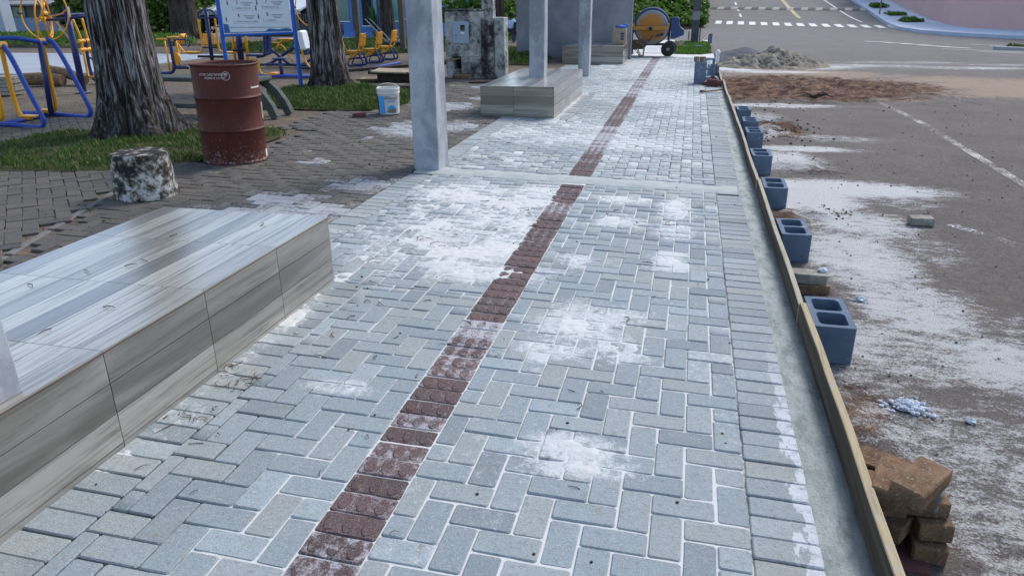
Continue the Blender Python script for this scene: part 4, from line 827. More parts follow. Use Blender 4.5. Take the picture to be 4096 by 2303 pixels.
pt = thing('potted_palm', 'dark spiky palm against the blue house', 'palm', (-13.75, 32.3, -.05)); mb = MB(); mb.lathe([(.14, 0), (.18, .28), (.15, .3)], 14); mb.build('pot', M['housedark'], pt)
mb = MB()
for k in range(40):
    a = k * 2.4; e = .35 + .5 * ((k * 7) % 10) / 10; pts = [Vector((0, 0, .28))] + [Vector((math.cos(a) * e * t, math.sin(a) * e * t, .28 + (1.0 + .3 * (k % 3)) * t - 1.0 * t * t * (e))) for t in (.35, .7, 1)]
    s_ = Vector((-math.sin(a), math.cos(a), 0)) * .05; v_ = []
    for i, p_ in enumerate(pts): f_ = [.3, 1, .8, .05][i]; v_ += [p_ - s_ * f_, p_ + s_ * f_]
    mb.add(v_, [(0, 1, 3, 2), (2, 3, 5, 4), (4, 5, 7, 6)])
mb.build('fronds', M['palm'], pt)
# black railing with a white car behind
fc = thing('railing', 'black metal railing in front of the parked white car', 'fence', (-18.5, 34, -.1)); mb = MB(); mb.box((0, 0, .28), (6.2, .12, .56)); mb.build('base_wall', M['housedark'], fc)
for z in (.62, 1.15): mb = MB(); mb.box((0, 0, z), (6.2, .05, .05)); mb.build('rail', M['black'], fc)
bar0 = MB().box((0, 0, .88), (.045, .03, .58)).build('bar', M['black'], fc, loc=(-3.05, 0, 0))
for k in range(1, 48):
    o = bar0.copy(); COL.objects.link(o); o.parent = fc; o.location = (-3.05 + k * .13, 0, 0)
mb = MB(); mb.box((-18.5, 38.6, 1.4), (7.5, .2, 3.4)); tag(mb.build('garage_wall', M['dark']), 'dark garage wall behind the parked white car', 'wall')
car = thing('parked_car', 'white car parked behind the black railing', 'car', (-18.6, 36.2, .0))
pr_ = [(-1.9, .25), (-1.95, .55), (-1.75, .80), (-1.0, .90), (-.45, 1.28), (.75, 1.30), (1.35, .92), (1.9, .82), (1.98, .5), (1.9, .25)]
mb = MB(); mb.prism(pr_, -.8, .8, Matrix(((1, 0, 0, 0), (0, 0, 1, 0), (0, 1, 0, 0), (0, 0, 0, 1)))); mb.build('body', M['carpaint'], car)
mb = MB(); mb.prism([(-.88, .92), (-.42, 1.22), (.72, 1.24), (1.2, .94)], -.81, .81, Matrix(((1, 0, 0, 0), (0, 0, 1, 0), (0, 1, 0, 0), (0, 0, 0, 1)))); mb.build('side_window', M['glass'], car)
for x in (-1.2, 1.2):
    for y in (-.74, .74): w_ = MB().lathe([(.31, -.1), (.31, .1)], 18, (0, 0, 0), Matrix.Rotation(math.pi / 2, 3, 'X')).build('wheel', M['black'], car, loc=(x, y, .3)); MB().lathe([(.18, -.11), (.18, .11)], 12, (0, 0, 0), Matrix.Rotation(math.pi / 2, 3, 'X')).build('rim', M['steel'], w_)
# shed with pale roof, round hedge, old house, tall pillar
sh = thing('shed', 'open shed with pale metal roof behind the round hedge', 'shed', (-20.4, 33.5, 0)); mb = MB(); mb.box((0, 2.2, .55), (5.2, .1, 1.1)); mb.build('back_wall', M['dark'], sh)
mb = MB(); mb.add([(-2.7, -.5, 1.13), (2.7, -.5, 1.13), (2.7, 3.5, 2.2), (-2.7, 3.5, 2.2), (-2.7, -.5, 1.05), (2.7, -.5, 1.05), (2.7, 3.5, 2.12), (-2.7, 3.5, 2.12)], [(0, 1, 2, 3), (7, 6, 5, 4), (0, 4, 5, 1), (1, 5, 6, 2), (3, 7, 4, 0)]); mb.build('roof', M['whiteroof'], sh)
for x in (-2.4, -.8, .8, 2.4): MB().box((x, -.3, .5), (.1, .1, 1.2)).build('post', M['housedark'], sh)
mb = MB(); mb.box((0, -.52, 1.0), (5.4, .04, .16)); mb.build('valance', M['kerb'], sh)
hd = thing('round_hedge', 'round bright green bush behind the gym machines', 'bush', (-21.9, 29.6, .1))
def ball(n_, c, r, seed):
    rs = np.random.default_rng(seed); d = rs.normal(size=(n_, 3)); d /= np.linalg.norm(d, axis=1)[:, None]; k = (.72 + .3 * rs.random((n_, 1))) * (.82 + .36 * vn(d[:, 0] * 2 + 3, d[:, 1] * 2 + d[:, 2] * 3, 1.5, seed)[:, None]); return d * k * np.array(r) + np.array(c)
leaves('foliage', hd, lambda n_: ball(n_, (0, 0, 1.0), (1.15, 1.15, 1.15), 3), 3600, .13, M['hedge'], up=.4); MB().lathe([(.12, 0), (.1, .7)], 8).build('stem', M['bark2'], hd); MB().lathe([(.1, .2), (.75, .55), (.85, 1.0), (.7, 1.5), (.1, 1.8)], 14).build('inner_mass', M['bark2'], hd)
for k, (x, y, r, h, lb) in enumerate([(-27, 31.5, 1.6, 1.3, 'dark dense bush behind the yellow exercise wheels'), (-33, 38, 2.4, 2.2, 'tall leafy bush behind the old house at far left'), (-30, 33.5, 1.2, 1.6, 'leafy bush left of the exercise wheels'), (-24, 34, 1.6, 1.9, 'dark leafy bush behind the round hedge')]):
    hd2 = thing('leafy_bush', lb, 'bush', (x, y, 0)); leaves('foliage', hd2, lambda n_, k=k, r=r, h=h: ball(n_, (0, 0, h * .75), (r, r, h * .8), 13 + k), 2200, .17, M['hedge'], up=.3); MB().lathe([(.3, 0), (r * .7, h * .5), (r * .6, h), (.1, h * 1.35)], 12).build('inner_mass', M['bark2'], hd2)
ho = thing('old_house', 'low weathered house with a grey roof at far left', 'house', (-35, 36, 0)); mb = MB(); mb.box((0, 0, .9), (6.0, 4, 1.8)); mb.build('wall', M['housedark'], ho); mb = MB(); mb.box((0, -2.03, .4), (6.0, .06, .85)); mb.build('painted_base', M['houseblue'], ho)
mb = MB(); mb.add([(-3.4, -2.6, 1.5), (3.4, -2.6, 1.5), (3.4, 0, 2.35), (-3.4, 0, 2.35), (3.4, 2.4, 1.5), (-3.4, 2.4, 1.5), (-3.4, -2.6, 1.42), (3.4, -2.6, 1.42)], [(0, 1, 2, 3), (3, 2, 4, 5), (0, 6, 7, 1)]); mb.build('roof', M['roof'], ho)
for x in (-1.6, .8): MB().box((x, -2.05, 1.1), (.7, .06, .5)).build('window', M['glass'], ho)
mb = MB(); mb.box((0, 0, 2.2), (2.4, .6, 4.6), ch=.02); tag(mb.build('tall_pillar', M['greypost'], loc=(-30.45, 28.4, .0), rot=(0, -.035, 0)), 'pale blue-grey pillar cut by the top left corner', 'pillar')
o = MB().tube([(-17.2, 18.9, 0.1), (-18.6, 19.0, 1.8), (-19.2, 19, 2.6)], .035, 7).build('leaning_pole', M['wood']); tag(o, 'thin leaning timber pole left of the exercise wheels', 'pole')
for (x, y, lb) in ((-9.94, 22.0, 'brown square timber post left of the blue pole'), (-8.12, 21.0, 'brown square timber post right of the dark tree')):
    mb = MB(); mb.box((0, 0, 1.4), (.145, .145, 2.9), ch=.012); tag(mb.build('timber_post', M['postpaint'], loc=(x, y, .05)), lb, 'post')
o = MB().tube([(-10.08, 24, .05), (-10.08, 24, 2.8)], .042, 10).build('blue_pole', M['navy']); tag(o, 'slim dark blue pole beside the dark tree trunk', 'pole')
pl = thing('utility_pole', 'dark concrete utility pole standing in the turf square', 'pole', (.06, 26.7, -.02)); mb = MB(); mb.box((0, 0, 0), (1, 1, 1)); mb = MB()
mb.add([(a * w, b * w, z) for z, w in ((0, .125), (2, .115), (8, .08)) for a, b in ((-1, -1), (1, -1), (1, 1), (-1, 1))], [(0, 1, 5, 4), (1, 2, 6, 5), (2, 3, 7, 6), (3, 0, 4, 7), (4, 5, 9, 8), (5, 6, 10, 9), (6, 7, 11, 10), (7, 4, 8, 11), (8, 9, 10, 11)])
mb.build('shaft', M['poleconc'], pl); MB().box((0, 0, .58), (.242, .242, 1.0), ch=.004).build('painted_base', M['steel'], pl)

# ================================================================ objects
def rock(mb, c, r, n_=2, sq=.7):
    bm = bmesh.new(); bmesh.ops.create_icosphere(bm, subdivisions=n_, radius=1); s_ = random.random() * 50
    vs_ = [(c[0] + v.co.x * r * (.7 + .6 * float(vn(v.co.x + s_, v.co.y + v.co.z, 1.8, 33))), c[1] + v.co.y * r * (.7 + .6 * float(vn(v.co.y + s_, v.co.z + v.co.x, 1.8, 34))), c[2] + v.co.z * r * sq * (.7 + .6 * float(vn(v.co.z + s_, v.co.x, 1.8, 35)))) for v in bm.verts]
    mb.add(vs_, [[v.index for v in f.verts] for f in bm.faces]); bm.free()
# ---- formwork boards
def board(label, y0, y1, x, top, th=.028, edge='boardedge2', wob=.004, skew=0.0):
    n_ = max(6, int((y1 - y0) / .18)); cy_ = (y0 + y1) / 2; q = []
    for i in range(n_ + 1):
        y = y0 + (y1 - y0) * i / n_ - cy_; e = wob * math.sin(y * 2.1 + y0) + random.uniform(-.0015, .0015); sk = skew * y; tz = random.uniform(-.003, .003)
        q += [(e + sk, y, -.19), (e + sk, y, top - .003 + tz), (e + sk + .003, y, top + tz), (e + sk + th - .004, y, top + tz * .5), (e + sk + th, y, top - .004 + tz), (e + sk + th, y, -.19)]
    mb = MB(); mb.add(q, []); fs = []
    for i in range(n_):
        a, b = i * 6, i * 6 + 6
        for k in range(5): mb.f.append([a + k, a + k + 1, b + k + 1, b + k]); mb.m.append(1 if k in (1, 2, 3) else 0)
    for e in (0, n_): mb.f.append([e * 6 + k for k in range(6)]); mb.m.append(1)
    o = mb.build('formwork_board', [M['boardface'], M[edge]], loc=(x, cy_, 0)); tag(o, label, 'board', 'formwork boards along the kerb'); return o
board('nearest formwork board with a pale yellow sawn top edge', .7, 3.57, .612, .098, .03, 'boardedge', .003)
board('second formwork board, ending behind the nearest one', 3.58, 6.32, .606, .084, .028, 'boardedge2', .003, .002)
board('third formwork board, between the fourth and fifth hollow blocks', 6.34, 9.55, .604, .075, .027)
board('fourth formwork board, beside the farthest row blocks', 9.56, 12.2, .598, .07, .03)
board('fifth formwork board, beside the wooden tool', 12.22, 14.62, .59, .065, .03)
board('farthest formwork board, beside the soil and sand pile', 14.66, 18.4, .57, .055, .03)

# ---- hollow concrete blocks
def block_mesh(name, w=.19, l=.39, h=.19, t=.028, mat='block', cells=2):
    bm = bmesh.new(); loops = []
    def loop(pts):
        vs_ = [bm.verts.new((x, y, h)) for x, y in pts]; es = [bm.edges.new((vs_[i], vs_[(i + 1) % len(vs_)])) for i in range(len(vs_))]; loops.append(vs_); return es
    def rr(x0, x1, y0, y1, r, k=3):
        P_ = []
        for cx_, cy_, a0 in ((x1 - r, y1 - r, 0), (x0 + r, y1 - r, 90), (x0 + r, y0 + r, 180), (x1 - r, y0 + r, 270)):
            for i in range(k + 1): a = math.radians(a0 + 90 * i / k); P_.append((cx_ + r * math.cos(a), cy_ + r * math.sin(a)))
        return P_
    es = loop(rr(-w / 2, w / 2, -l / 2, l / 2, .006, 1)); L_ = (l - t * (cells + 1)) / cells
    for c_ in range(cells):
        y0 = -l / 2 + t + c_ * (L_ + t); es += loop(rr(-w / 2 + t, w / 2 - t, y0, y0 + L_, .024))
    r = bmesh.ops.triangle_fill(bm, use_beauty=True, use_dissolve=False, edges=es); top = [f for f in r['geom'] if isinstance(f, bmesh.types.BMFace)]
    low = {}
    for vs_ in loops:
        for v in vs_: low[v] = bm.verts.new((v.co.x, v.co.y, 0))
    for f in top: bm.faces.new([low[v] for v in reversed(f.verts)])
    for vs_ in loops:
        for i in range(len(vs_)): a, b = vs_[i], vs_[(i + 1) % len(vs_)]; bm.faces.new((a, b, low[b], low[a]))
    bmesh.ops.recalc_face_normals(bm, faces=bm.faces); me = bpy.data.meshes.new(name); bm.to_mesh(me); bm.free(); me.materials.append(M[mat]); return me
BM = block_mesh('hollow_block')
def hb_block(label, x, y, z, rot=(0, 0, 0), me=BM, group='hollow blocks along the formwork'):
    o = bpy.data.objects.new('hollow_block', me); COL.objects.link(o); o.location = (x, y, z); o.rotation_euler = rot; return tag(o, label, 'concrete block', group)
ORD = ['nearest', 'second nearest', 'third nearest', 'fourth nearest', 'fifth nearest', 'sixth nearest', 'seventh and farthest']
for k, (x, y, a) in enumerate([(.768, 3.66, .0), (.768, 5.17, .015), (.765, 6.48, -.01), (.76, 7.84, .02), (.79, 9.22, .0), (.80, 10.07, -.02), (.775, 11.12, .01)]):
    hb_block(ORD[k] + ' hollow concrete block in the row along the boards', x, y, RZ + .004, (0, 0, a))
hb_block('hollow block standing on end on the walk, under two timber chunks', .275, 14.52, gz(.2) + .195, (math.pi / 2, 0, -math.pi / 2 + .12), group=None)
hb_block('second hollow block on end, open side forward, by the boards', .345, 15.55, gz(.4) + .195, (math.pi / 2, 0, .1), group=None)
hb_block('blue-grey hollow block lying behind the upright blocks', .46, 16.4, gz(.4), (0, 0, .1), group=None)
for k, (dx, lb) in enumerate([(.055, 'left'), (.165, 'right')]):
    mb = MB(); mb.box((0, 0, .042), (.10, .13, .085), ch=.008); tag(mb.build('timber_chunk', M['wood'], loc=(.045 + dx, 14.56, gz(.2) + .392), rot=(0, 0, .08 * k)), lb + ' weathered timber chunk on top of the upright block', 'timber')
# white glove on a stake
gl = thing('stake', 'white marker stake beside the upright blocks', 'stake', (.52, 16.2, -.02)); MB().tube([(0, 0, 0), (.0, 0, .34)], .012, 6).build('stem', M['wood'], gl)
MB().lathe([(.02, .24), (.035, .28), (.038, .36), (.03, .40), (.045, .43), (.048, .47), (.03, .505), (.005, .515)], 10).build('white_cap', M['white'], gl, smooth=True)
# red paver heap
for k, (x, y, z, r, lb) in enumerate([(.33, 14.3, .035, (0, 0, .5), 'left-hand dark red paver lying flat in the small heap'), (.40, 14.12, .032, (0, 0, .05), 'lower front red paver of the small heap'), (.40, 14.13, .094, (0, .06, .08), 'upper front red paver of the small heap'), (.47, 14.35, .085, (.5, .6, .9), 'tilted red paver leaning at the back of the heap'), (.515, 14.08, .055, (math.pi / 2, 0, .1), 'red paver standing on edge against the board')]):
    mb = MB(); mb.box((0, 0, 0), (.2 if k != 4 else .1, .1, .06), ch=.006); tag(mb.build('red_paver', M['redbrick'], loc=(x, y, gz(x) + z), rot=r), lb, 'paver', 'red pavers heaped by the boards')
# tool
tl = thing('mason_hammer', 'wooden-handled tool lying on the pavers by the boards', 'tool', (.22, 13.05, gz(.2) + .01), .55); MB().tube([(0, 0, .012), (.16, .02, .012), (.42, .02, .03)], .013, 7).build('handle', M['wood'], tl); MB().box((.02, .03, .02), (.10, .05, .035), .5, ch=.008).build('head', M['rust'], tl)

# ---- old pavers: stack between the blocks, pile at lower right, lone one on the road
def opav(label, x, y, z, r, mat='oldbrick', d=(.2, .1, .06), grp=None):
    mb = MB(); mb.box((0, 0, 0), d, ch=.0045); rr_ = random.Random(label); mb.v = [(a + rr_.uniform(-.002, .002), b + rr_.uniform(-.002, .002), c_ + rr_.uniform(-.002, .002)) for a, b, c_ in mb.v]
    return tag(mb.build('old_paver', M[mat], loc=(x, y, z), rot=r), label, 'paver', grp)
G1 = 'grey pavers stacked between the blocks'
opav('lower brown paver of the small stack between the two nearest blocks', .80, 4.42, RZ + .034, (0, 0, .03), 'oldbrick', (.20, .11, .06), G1); opav('upper pale paver of the small stack between the two nearest blocks', .785, 4.44, RZ + .095, (0, .02, -.03), 'greybrick', (.20, .11, .06), G1)
mb = MB(); rock(mb, (0, 0, 0), .03, 2, .5); tag(mb.build('mortar_crumb', M['lump'], loc=(.865, 4.47, RZ + .133)), 'pale mortar crumb on the small paver stack', 'mortar')
G2 = 'old brown pavers piled by the near board'
PILE = [(.78, 2.10, -.138, 1.4, 0, 0, 'purple-stained stone-like paver at the bottom front of the pile', 'redbrick'), (.825, 2.15, -.085, 1.50, .0, 0, 'lower right brown paver of the pile, end on', 'oldbrick'), (.70, 2.17, -.09, 1.3, -.05, .02, 'lower left dark paver of the pile by the board', 'oldbrick'),
        (.735, 2.15, -.028, 1.0, .0, .06, 'slanting brown paver in the lower middle of the pile', 'oldbrick'), (.825, 2.17, -.015, 1.62, .0, .0, 'short-faced brown paver in the middle right of the pile', 'oldbrick'), (.69, 2.20, .012, 1.7, 0, 0, 'shaded paver in the middle left of the pile', 'oldbrick'),
        (.765, 2.15, .048, .04, .0, .0, 'long brown paver just under the top layers of the pile', 'oldbrick'), (.735, 2.33, .03, -.65, .1, -.1, 'tilted brown paver at the back of the pile', 'oldbrick'), (.825, 2.21, .064, 1.15, .05, .10, 'pale-dusted paver sticking out to the right of the pile', 'greybrick'),
        (.70, 2.15, .098, 1.25, .02, .0, 'dusty paver lying under the topmost one, against the board', 'oldbrick'), (.77, 2.115, .130, .90, .05, -.03, 'topmost rust-brown paver of the pile, turned diagonally', 'oldbrick')]
for x, y, z, a, rx, ry, lb, mt_ in PILE: opav(lb, x + .012, y, z - .028, (rx, ry, a), mt_, (.2, .1, .06), G2)
opav('lone brown paver lying on the asphalt', 1.83, 6.08, RZ + .035, (0, 0, .05), 'greybrick', (.17, .10, .06))
opav('loose red-brown paver on the plaza left of the white bucket', -4.12, 8.95, .128, (0, 0, .4), 'redbrick', (.17, .12, .05))

# ---- lumps, clods, pebbles, twigs
for (x, y, r, k, lb) in ((1.02, 3.09, .05, 16, 'bluish white plaster lump on the road beside the nearest block'), (1.25, 3.02, .02, 5, 'small pale plaster crumbs right of the larger lump'), (1.07, 4.35, .03, 8, 'pale blue plaster splash on the road beside the small paver stack')):
    mb = MB()
    for i in range(k * 9):
        e = abs(random.gauss(0, .8)); a = random.random() * 6.28; rock(mb, (math.cos(a) * r * e * 1.25, math.sin(a) * r * e, max(0, r * .55 * (1 - e * .7))), r * random.uniform(.06, .26), 1, .8)
    rock(mb, (0, 0, 0), r * .95, 3, .45)
    tag(mb.build('plaster_lump', M['lump'], loc=(x, y, RZ + .008)), lb, 'plaster lump', 'plaster lumps on the road', 'stuff')
mb = MB()
for k in range(520):
    a = random.random()
    if a < .5: x, y = random.gauss(2.1, 1.1), random.gauss(15.4, 1.1)
    elif a < .7: x, y = random.gauss(1.25, .16), random.gauss(10.55, .4)
    elif a < .8: x, y = random.gauss(1.2, .12), random.gauss(6.3, .09)
    else: x, y = random.gauss(1.1, .4), random.uniform(7.6, 14)
    if x > .72: rock(mb, (x, y, RZ + .012), random.uniform(.004, .013) * (1 + (y > 9) * .5), 1, .55)
tag(mb.build('soil_clods', M['clod']), 'dark soil clods scattered over the road edge', 'soil', kind='stuff')
mb = MB()
for k in range(520):
    y = 1.6 + 13 * random.random() ** 1.3; x = .75 + random.random() ** 1.2 * (1.2 + y * .45); rock(mb, (x, y, RZ + .006), random.uniform(.002, .006) * (1 + y * .08), 1, .7)
tag(mb.build('pebbles', M['pebble']), 'small stones strewn over the asphalt', 'stones', kind='stuff')
mb = MB()
def twig(x, y, L, z, r=.0016):
    a = random.random() * 6.28; b = random.gauss(0, .9); pts = []
    for i in range(5): t = i / 4; pts.append((x + math.cos(a + b * t) * L * t, y + math.sin(a + b * t) * L * t, z + .002 + r + .004 * math.sin(t * 3.1)))
    mb.tube(pts, [r, r * 1.1, r, r * .8, r * .5], 4)
for k in range(80):
    y = 1.5 + 6.5 * random.random(); x = random.choice([random.uniform(-2.1, .4), random.uniform(-2.1, -.9)]); 
    if not (x < -1.84 and y < 3.5): twig(x, y, random.uniform(.015, .06) * (1 + .08 * y), gz(x), random.uniform(.0009, .0018) * (1 + .12 * y))
for (x, y, k) in ((-1.7, 2.35, 9), (-1.75, 2.05, 6), (-1.62, 4.35, 5), (-.02, 5.1, 4), (-1.75, 6.9, 6), (-1.3, 6.9, 5), (-1.8, 2.45, 6)):
    for i in range(k): twig(x + random.gauss(0, .03), y + random.gauss(0, .03), random.uniform(.03, .09), gz(x), .0016)
tag(mb.build('fallen_twigs', M['twig']), 'dry twigs and leaf bits scattered over the new pavers', 'twigs', kind='stuff')
mb = MB()
for k in range(170):
    y = 1.4 + 14 * random.random() ** 1.2; x = random.uniform(-2.3, .58); rock(mb, (x, y, gz(x) + .002), random.uniform(.0025, .007) * (1 + .05 * y), 1, .7)
for k in range(120): x, y = random.uniform(-4.6, -2.4), random.uniform(3.2, 12); rock(mb, (x, y, gz(x) + .004), random.uniform(.004, .012), 1, .7)
tag(mb.build('soil_crumbs', M['clod']), 'dark soil crumbs lying on the pavers', 'crumbs', kind='stuff')
mb = MB()
for k in range(2): twig(-2.3 + .2 * random.random() - .2 * (k % 2), 2.0 + random.random() * 1.3, .05, .42, .002)
for x, y in ((-2.1, 3.25), (-2.45, 3.0), (-2.5, 2.5), (-2.6, 2.3), (-2.15, 1.95), (-2.3, 2.65)): twig(x, y, .055, .42, .002)
tag(mb.build('bench_twigs', M['twig']), 'thin dry twigs lying on the near tiled bench', 'twigs', kind='stuff')
# broken branch on the soil
br_ = thing('dead_branch', 'dry broken branch lying on the soil patch', 'branch', (2.1, 13.7, RZ + .03)); mb = MB()
for k in range(9): a = random.uniform(-.5, .5) + (math.pi if k % 2 else 0); L = random.uniform(.15, .4); mb.tube([(0, 0, .01 * k * .6), (math.cos(a) * L * .5, math.sin(a) * L * .3, .03 + .01 * k), (math.cos(a) * L, math.sin(a) * L * .5, random.uniform(0, .08))], [.012, .009, .004], 5)
mb.build('sticks', M['twig'], br_)
# ---- sand pile and gravel pile
def heap(name, label, cat, x, y, rx, ry, h, mat, amp, sc, seed, nn=90):
    u = np.linspace(-1, 1, nn); X, Y = np.meshgrid(u, u); r = np.sqrt(X ** 2 + Y ** 2) * (1 + .35 * (fbm(X, Y, 1.6, 3, seed) - .5)); prof = np.clip(1 - r, 0, 1) ** 1.05
    Z = h * prof * (1 + .25 * (fbm(X, Y, 2.2, 3, seed + 3) - .5)) + amp * (fbm(X * rx, Y * ry, sc, 4, seed + 7) - .45) * np.clip((1 - r) * 5, 0, 1) - .03 * (r > 1)
    i, j = np.meshgrid(np.arange(nn - 1), np.arange(nn - 1)); a = (j * nn + i).ravel()
    o = npmesh(name, np.stack([X * rx, Y * ry, Z], -1).reshape(-1, 3), np.stack([a, a + 1, a + nn + 1, a + nn], -1), mat, smooth=True); o.location = (x, y, RZ - .012); return tag(o, label, cat)
heap('sand_pile', 'lumpy pale sand pile on the road', 'sand pile', 2.05, 20.7, 1.35, 1.25, .44, M['sand'], .30, 4.2, 3, 130)
heap('gravel_pile', 'dark gravel pile behind the pale sand', 'gravel pile', 1.45, 22.6, 1.25, 1.4, .38, M['gravel'], .05, 6, 9, 60)
mb = MB()
for k in range(260): a = random.random() * 6.28; r = random.random() ** .6; e = random.random(); rock(mb, (2.05 + math.cos(a) * r * 1.05, 20.7 + math.sin(a) * r * 1.1, RZ + max(0, .42 * (1 - r)) + .01), random.uniform(.015, .055), 1, .8)
tag(mb.build('sand_clumps', M['sand']), 'damp sand clumps covering the pale pile', 'sand', kind='stuff')

# ---- foreground left: stump, drum, bucket, curved bench, pallets
st = thing('stump_seat', 'round concrete stump seat with peeling white limewash', 'seat', (-4.07, 4.83, gz(-4))); N_ = 64; prof = [(.232, 0), (.235, .02), (.225, .10), (.217, .20), (.208, .29), (.212, .30), (.206, .325), (.196, .337)]
V = []; rs = np.random.default_rng(2)
for r, z in prof:
    for k in range(N_): a = 2 * math.pi * k / N_; e = 1 + .035 * (float(vn(math.cos(a) * 3, math.sin(a) * 3 + z * 9, 2.0, 12)) - .5); V.append((r * e * math.cos(a), r * e * math.sin(a), z))
for f_ in (.6, .2):
    for k in range(N_): a = 2 * math.pi * k / N_; V.append((.196 * f_ * math.cos(a), .196 * f_ * math.sin(a), .338 + .006 * float(vn(math.cos(a) * f_ * 3, math.sin(a) * f_ * 3, 2, 5))))
nr = len(prof) + 2; mb = MB(); mb.add(V, [(i * N_ + k, i * N_ + (k + 1) % N_, (i + 1) * N_ + (k + 1) % N_, (i + 1) * N_ + k) for i in range(nr - 1) for k in range(N_)] + [[(nr - 1) * N_ + k for k in range(N_)]]); mb.build('body', M['stump'], st, smooth=.6)

dr = thing('oil_drum', 'red-brown steel drum with two ribs and an open top', 'drum', (-4.155, 6.2, gz(-4.1) + .002)); R0, DH = .288, .885
pf = [(R0 - .004, 0), (R0 + .008, .006), (R0 + .006, .018), (R0 - .002, .026), (R0, .285), (R0 + .004, .292), (R0 + .013, .303), (R0 + .004, .314), (R0, .321), (R0, .575), (R0 + .004, .582), (R0 + .013, .593), (R0 + .004, .604), (R0, .611), (R0, .862), (R0 + .006, .868), (R0 + .010, .878), (R0 + .004, DH), (R0 - .006, .880), (R0 - .012, .868), (R0 - .012, .06)]
mb = MB(); mb.lathe(pf, 72, capt=True, capb=True); mb.build('shell', M['drum'], dr, smooth=.7); MB().lathe([(R0 - .0125, 0), (R0 - .0125, .004)], 48, (0, 0, .857)).build('water', M['water'], dr); dr.rotation_euler = (.0, .012, 0)
def wrap_text(body, size, ang, z, R_, mat, parent, name='lettering', flip=True):
    me = text_mesh(body, size, mat, .0004)
    for v in me.vertices:
        x, y, e = v.co; x, y = (-x, -y) if flip else (x, y); a = ang + x / R_; rr_ = R_ + .0016 + e; v.co = (rr_ * math.cos(a), rr_ * math.sin(a), z + y)
    return link(name, me, parent)
AF = math.atan2(-6.2, 4.155) - .38
wrap_text('1A1/Y1.2/100/24', .027, AF + .06, .783, R0, M['textwhite'], dr); wrap_text('BR/LEGAL/DPC 00137', .027, AF - .0, .813, R0, M['textwhite'], dr); wrap_text('U\nN', .02, AF + .385, .793, R0, M['textwhite'], dr, 'un_mark')
mb = MB(); ring = [((R0 + .002) * math.cos(AF + .385 + .033 / R0 * math.cos(t)), (R0 + .002) * math.sin(AF + .385 + .033 / R0 * math.cos(t)), .79 + .036 * math.sin(t)) for t in np.linspace(0, 2 * math.pi, 20, endpoint=False)]; mb.tube(ring, .0022, 4, closed=True); mb.build('un_ring', M['textwhite'], dr)
def patch(a0, a1, z0, z1, mat, name): 
    m2 = MB(); n_ = 6; q = [((R0 + .0018) * math.cos(a0 + (a1 - a0) * i / n_), (R0 + .0018) * math.sin(a0 + (a1 - a0) * i / n_), z) for i in range(n_ + 1) for z in (z0, z1)]; m2.add(q, [(2 * i, 2 * i + 2, 2 * i + 3, 2 * i + 1) for i in range(n_)]); return m2.build(name, mat, dr)
patch(AF + 1.62, AF + 1.9, .38, .53, M['woodpale'], 'paper_label'); patch(AF + 1.15, AF + 1.62, .668, .682, M['textwhite'], 'scuff'); patch(AF + 1.56, AF + 1.75, .03, .1, M['textwhite'], 'scuff')

bk = thing('paint_bucket', 'dirty white plastic bucket with a blue printed panel and handle', 'bucket', (-3.835, 9.28, gz(-3.85) + .002)); 
def rsq(h, n_=28, e=.55):
    P_ = []
    for k in range(n_): a = 2 * math.pi * k / n_; c_, s_ = math.cos(a), math.sin(a); P_.append((h * math.copysign(abs(c_) ** e, c_), h * math.copysign(abs(s_) ** e, s_)))
    return P_
def bucket_surf(z): return .125 + .016 * z / .36
mb = MB(); lv_ = [(.128 - .01, 0), (.128, .012), (.138, .26), (.139, .262), (.146, .266), (.146, .285), (.141, .288), (.141, .305), (.148, .308), (.148, .335), (.142, .34), (.134, .335), (.128, .03)]
q = []; n_ = 28
for h, z in lv_: q += [(x, y, z) for x, y in rsq(h)]
mb.add(q, [(i * n_ + k, i * n_ + (k + 1) % n_, (i + 1) * n_ + (k + 1) % n_, (i + 1) * n_ + k) for i in range(len(lv_) - 1) for k in range(n_)] + [list(range(n_)), [(len(lv_) - 1) * n_ + k for k in range(n_)]]); mb.build('body', M['bucketw'], bk, smooth=.6); bk.rotation_euler = (0, 0, .30)
def fp(name, poly, mat, off=.0):
    m2 = MB(); m2.add([(x, -(.1285 + .0103 * z / .26) - .0015 - off, z) for x, z in poly], [list(range(len(poly)))]); return m2.build(name, mat, bk)
fp('blue_panel', [(-.105, .02), (-.045, .02), (-.05, .245), (-.112, .245)], M['bucketblue']); m2 = MB(); m2.add([(-(.1285 + .0103 * z / .26) - .0015, y, z) for y, z in ((-.1, .02), (.1, .02), (.105, .245), (-.105, .245))], [(0, 1, 2, 3)]); m2.build('blue_panel', M['bucketblue'], bk)
me = text_mesh('Glasu!', .062, M['textgrey'], .0004); link('lettering', me, bk, loc=(.045, -.1405, .198), rot=(math.pi / 2 + .04, 0, 0)); fp('blue_bar', [(-.01, .168), (.085, .168), (.085, .180), (-.01, .180)], M['bucketblue'], .0008)
fp('print_picture', [(.045 + .058 * math.cos(t), .065 + .062 * max(-.6, math.sin(t))) for t in np.linspace(0, 2 * math.pi, 18, endpoint=False)], M['bucketblue'], .0006); fp('print_ground', [(-.03, .035), (.095, .03), (.098, .07), (.06, .095), (.03, .08), (-.02, .05)], M['bucketdirt'], .0012)
mb = MB(); mb.tube([(.146 * math.cos(t), -.02 - .05 * math.sin(t), .325 + .075 * math.sin(t)) for t in np.linspace(0, math.pi, 14)], .0045, 6); mb.build('handle', M['bucketw'], bk)
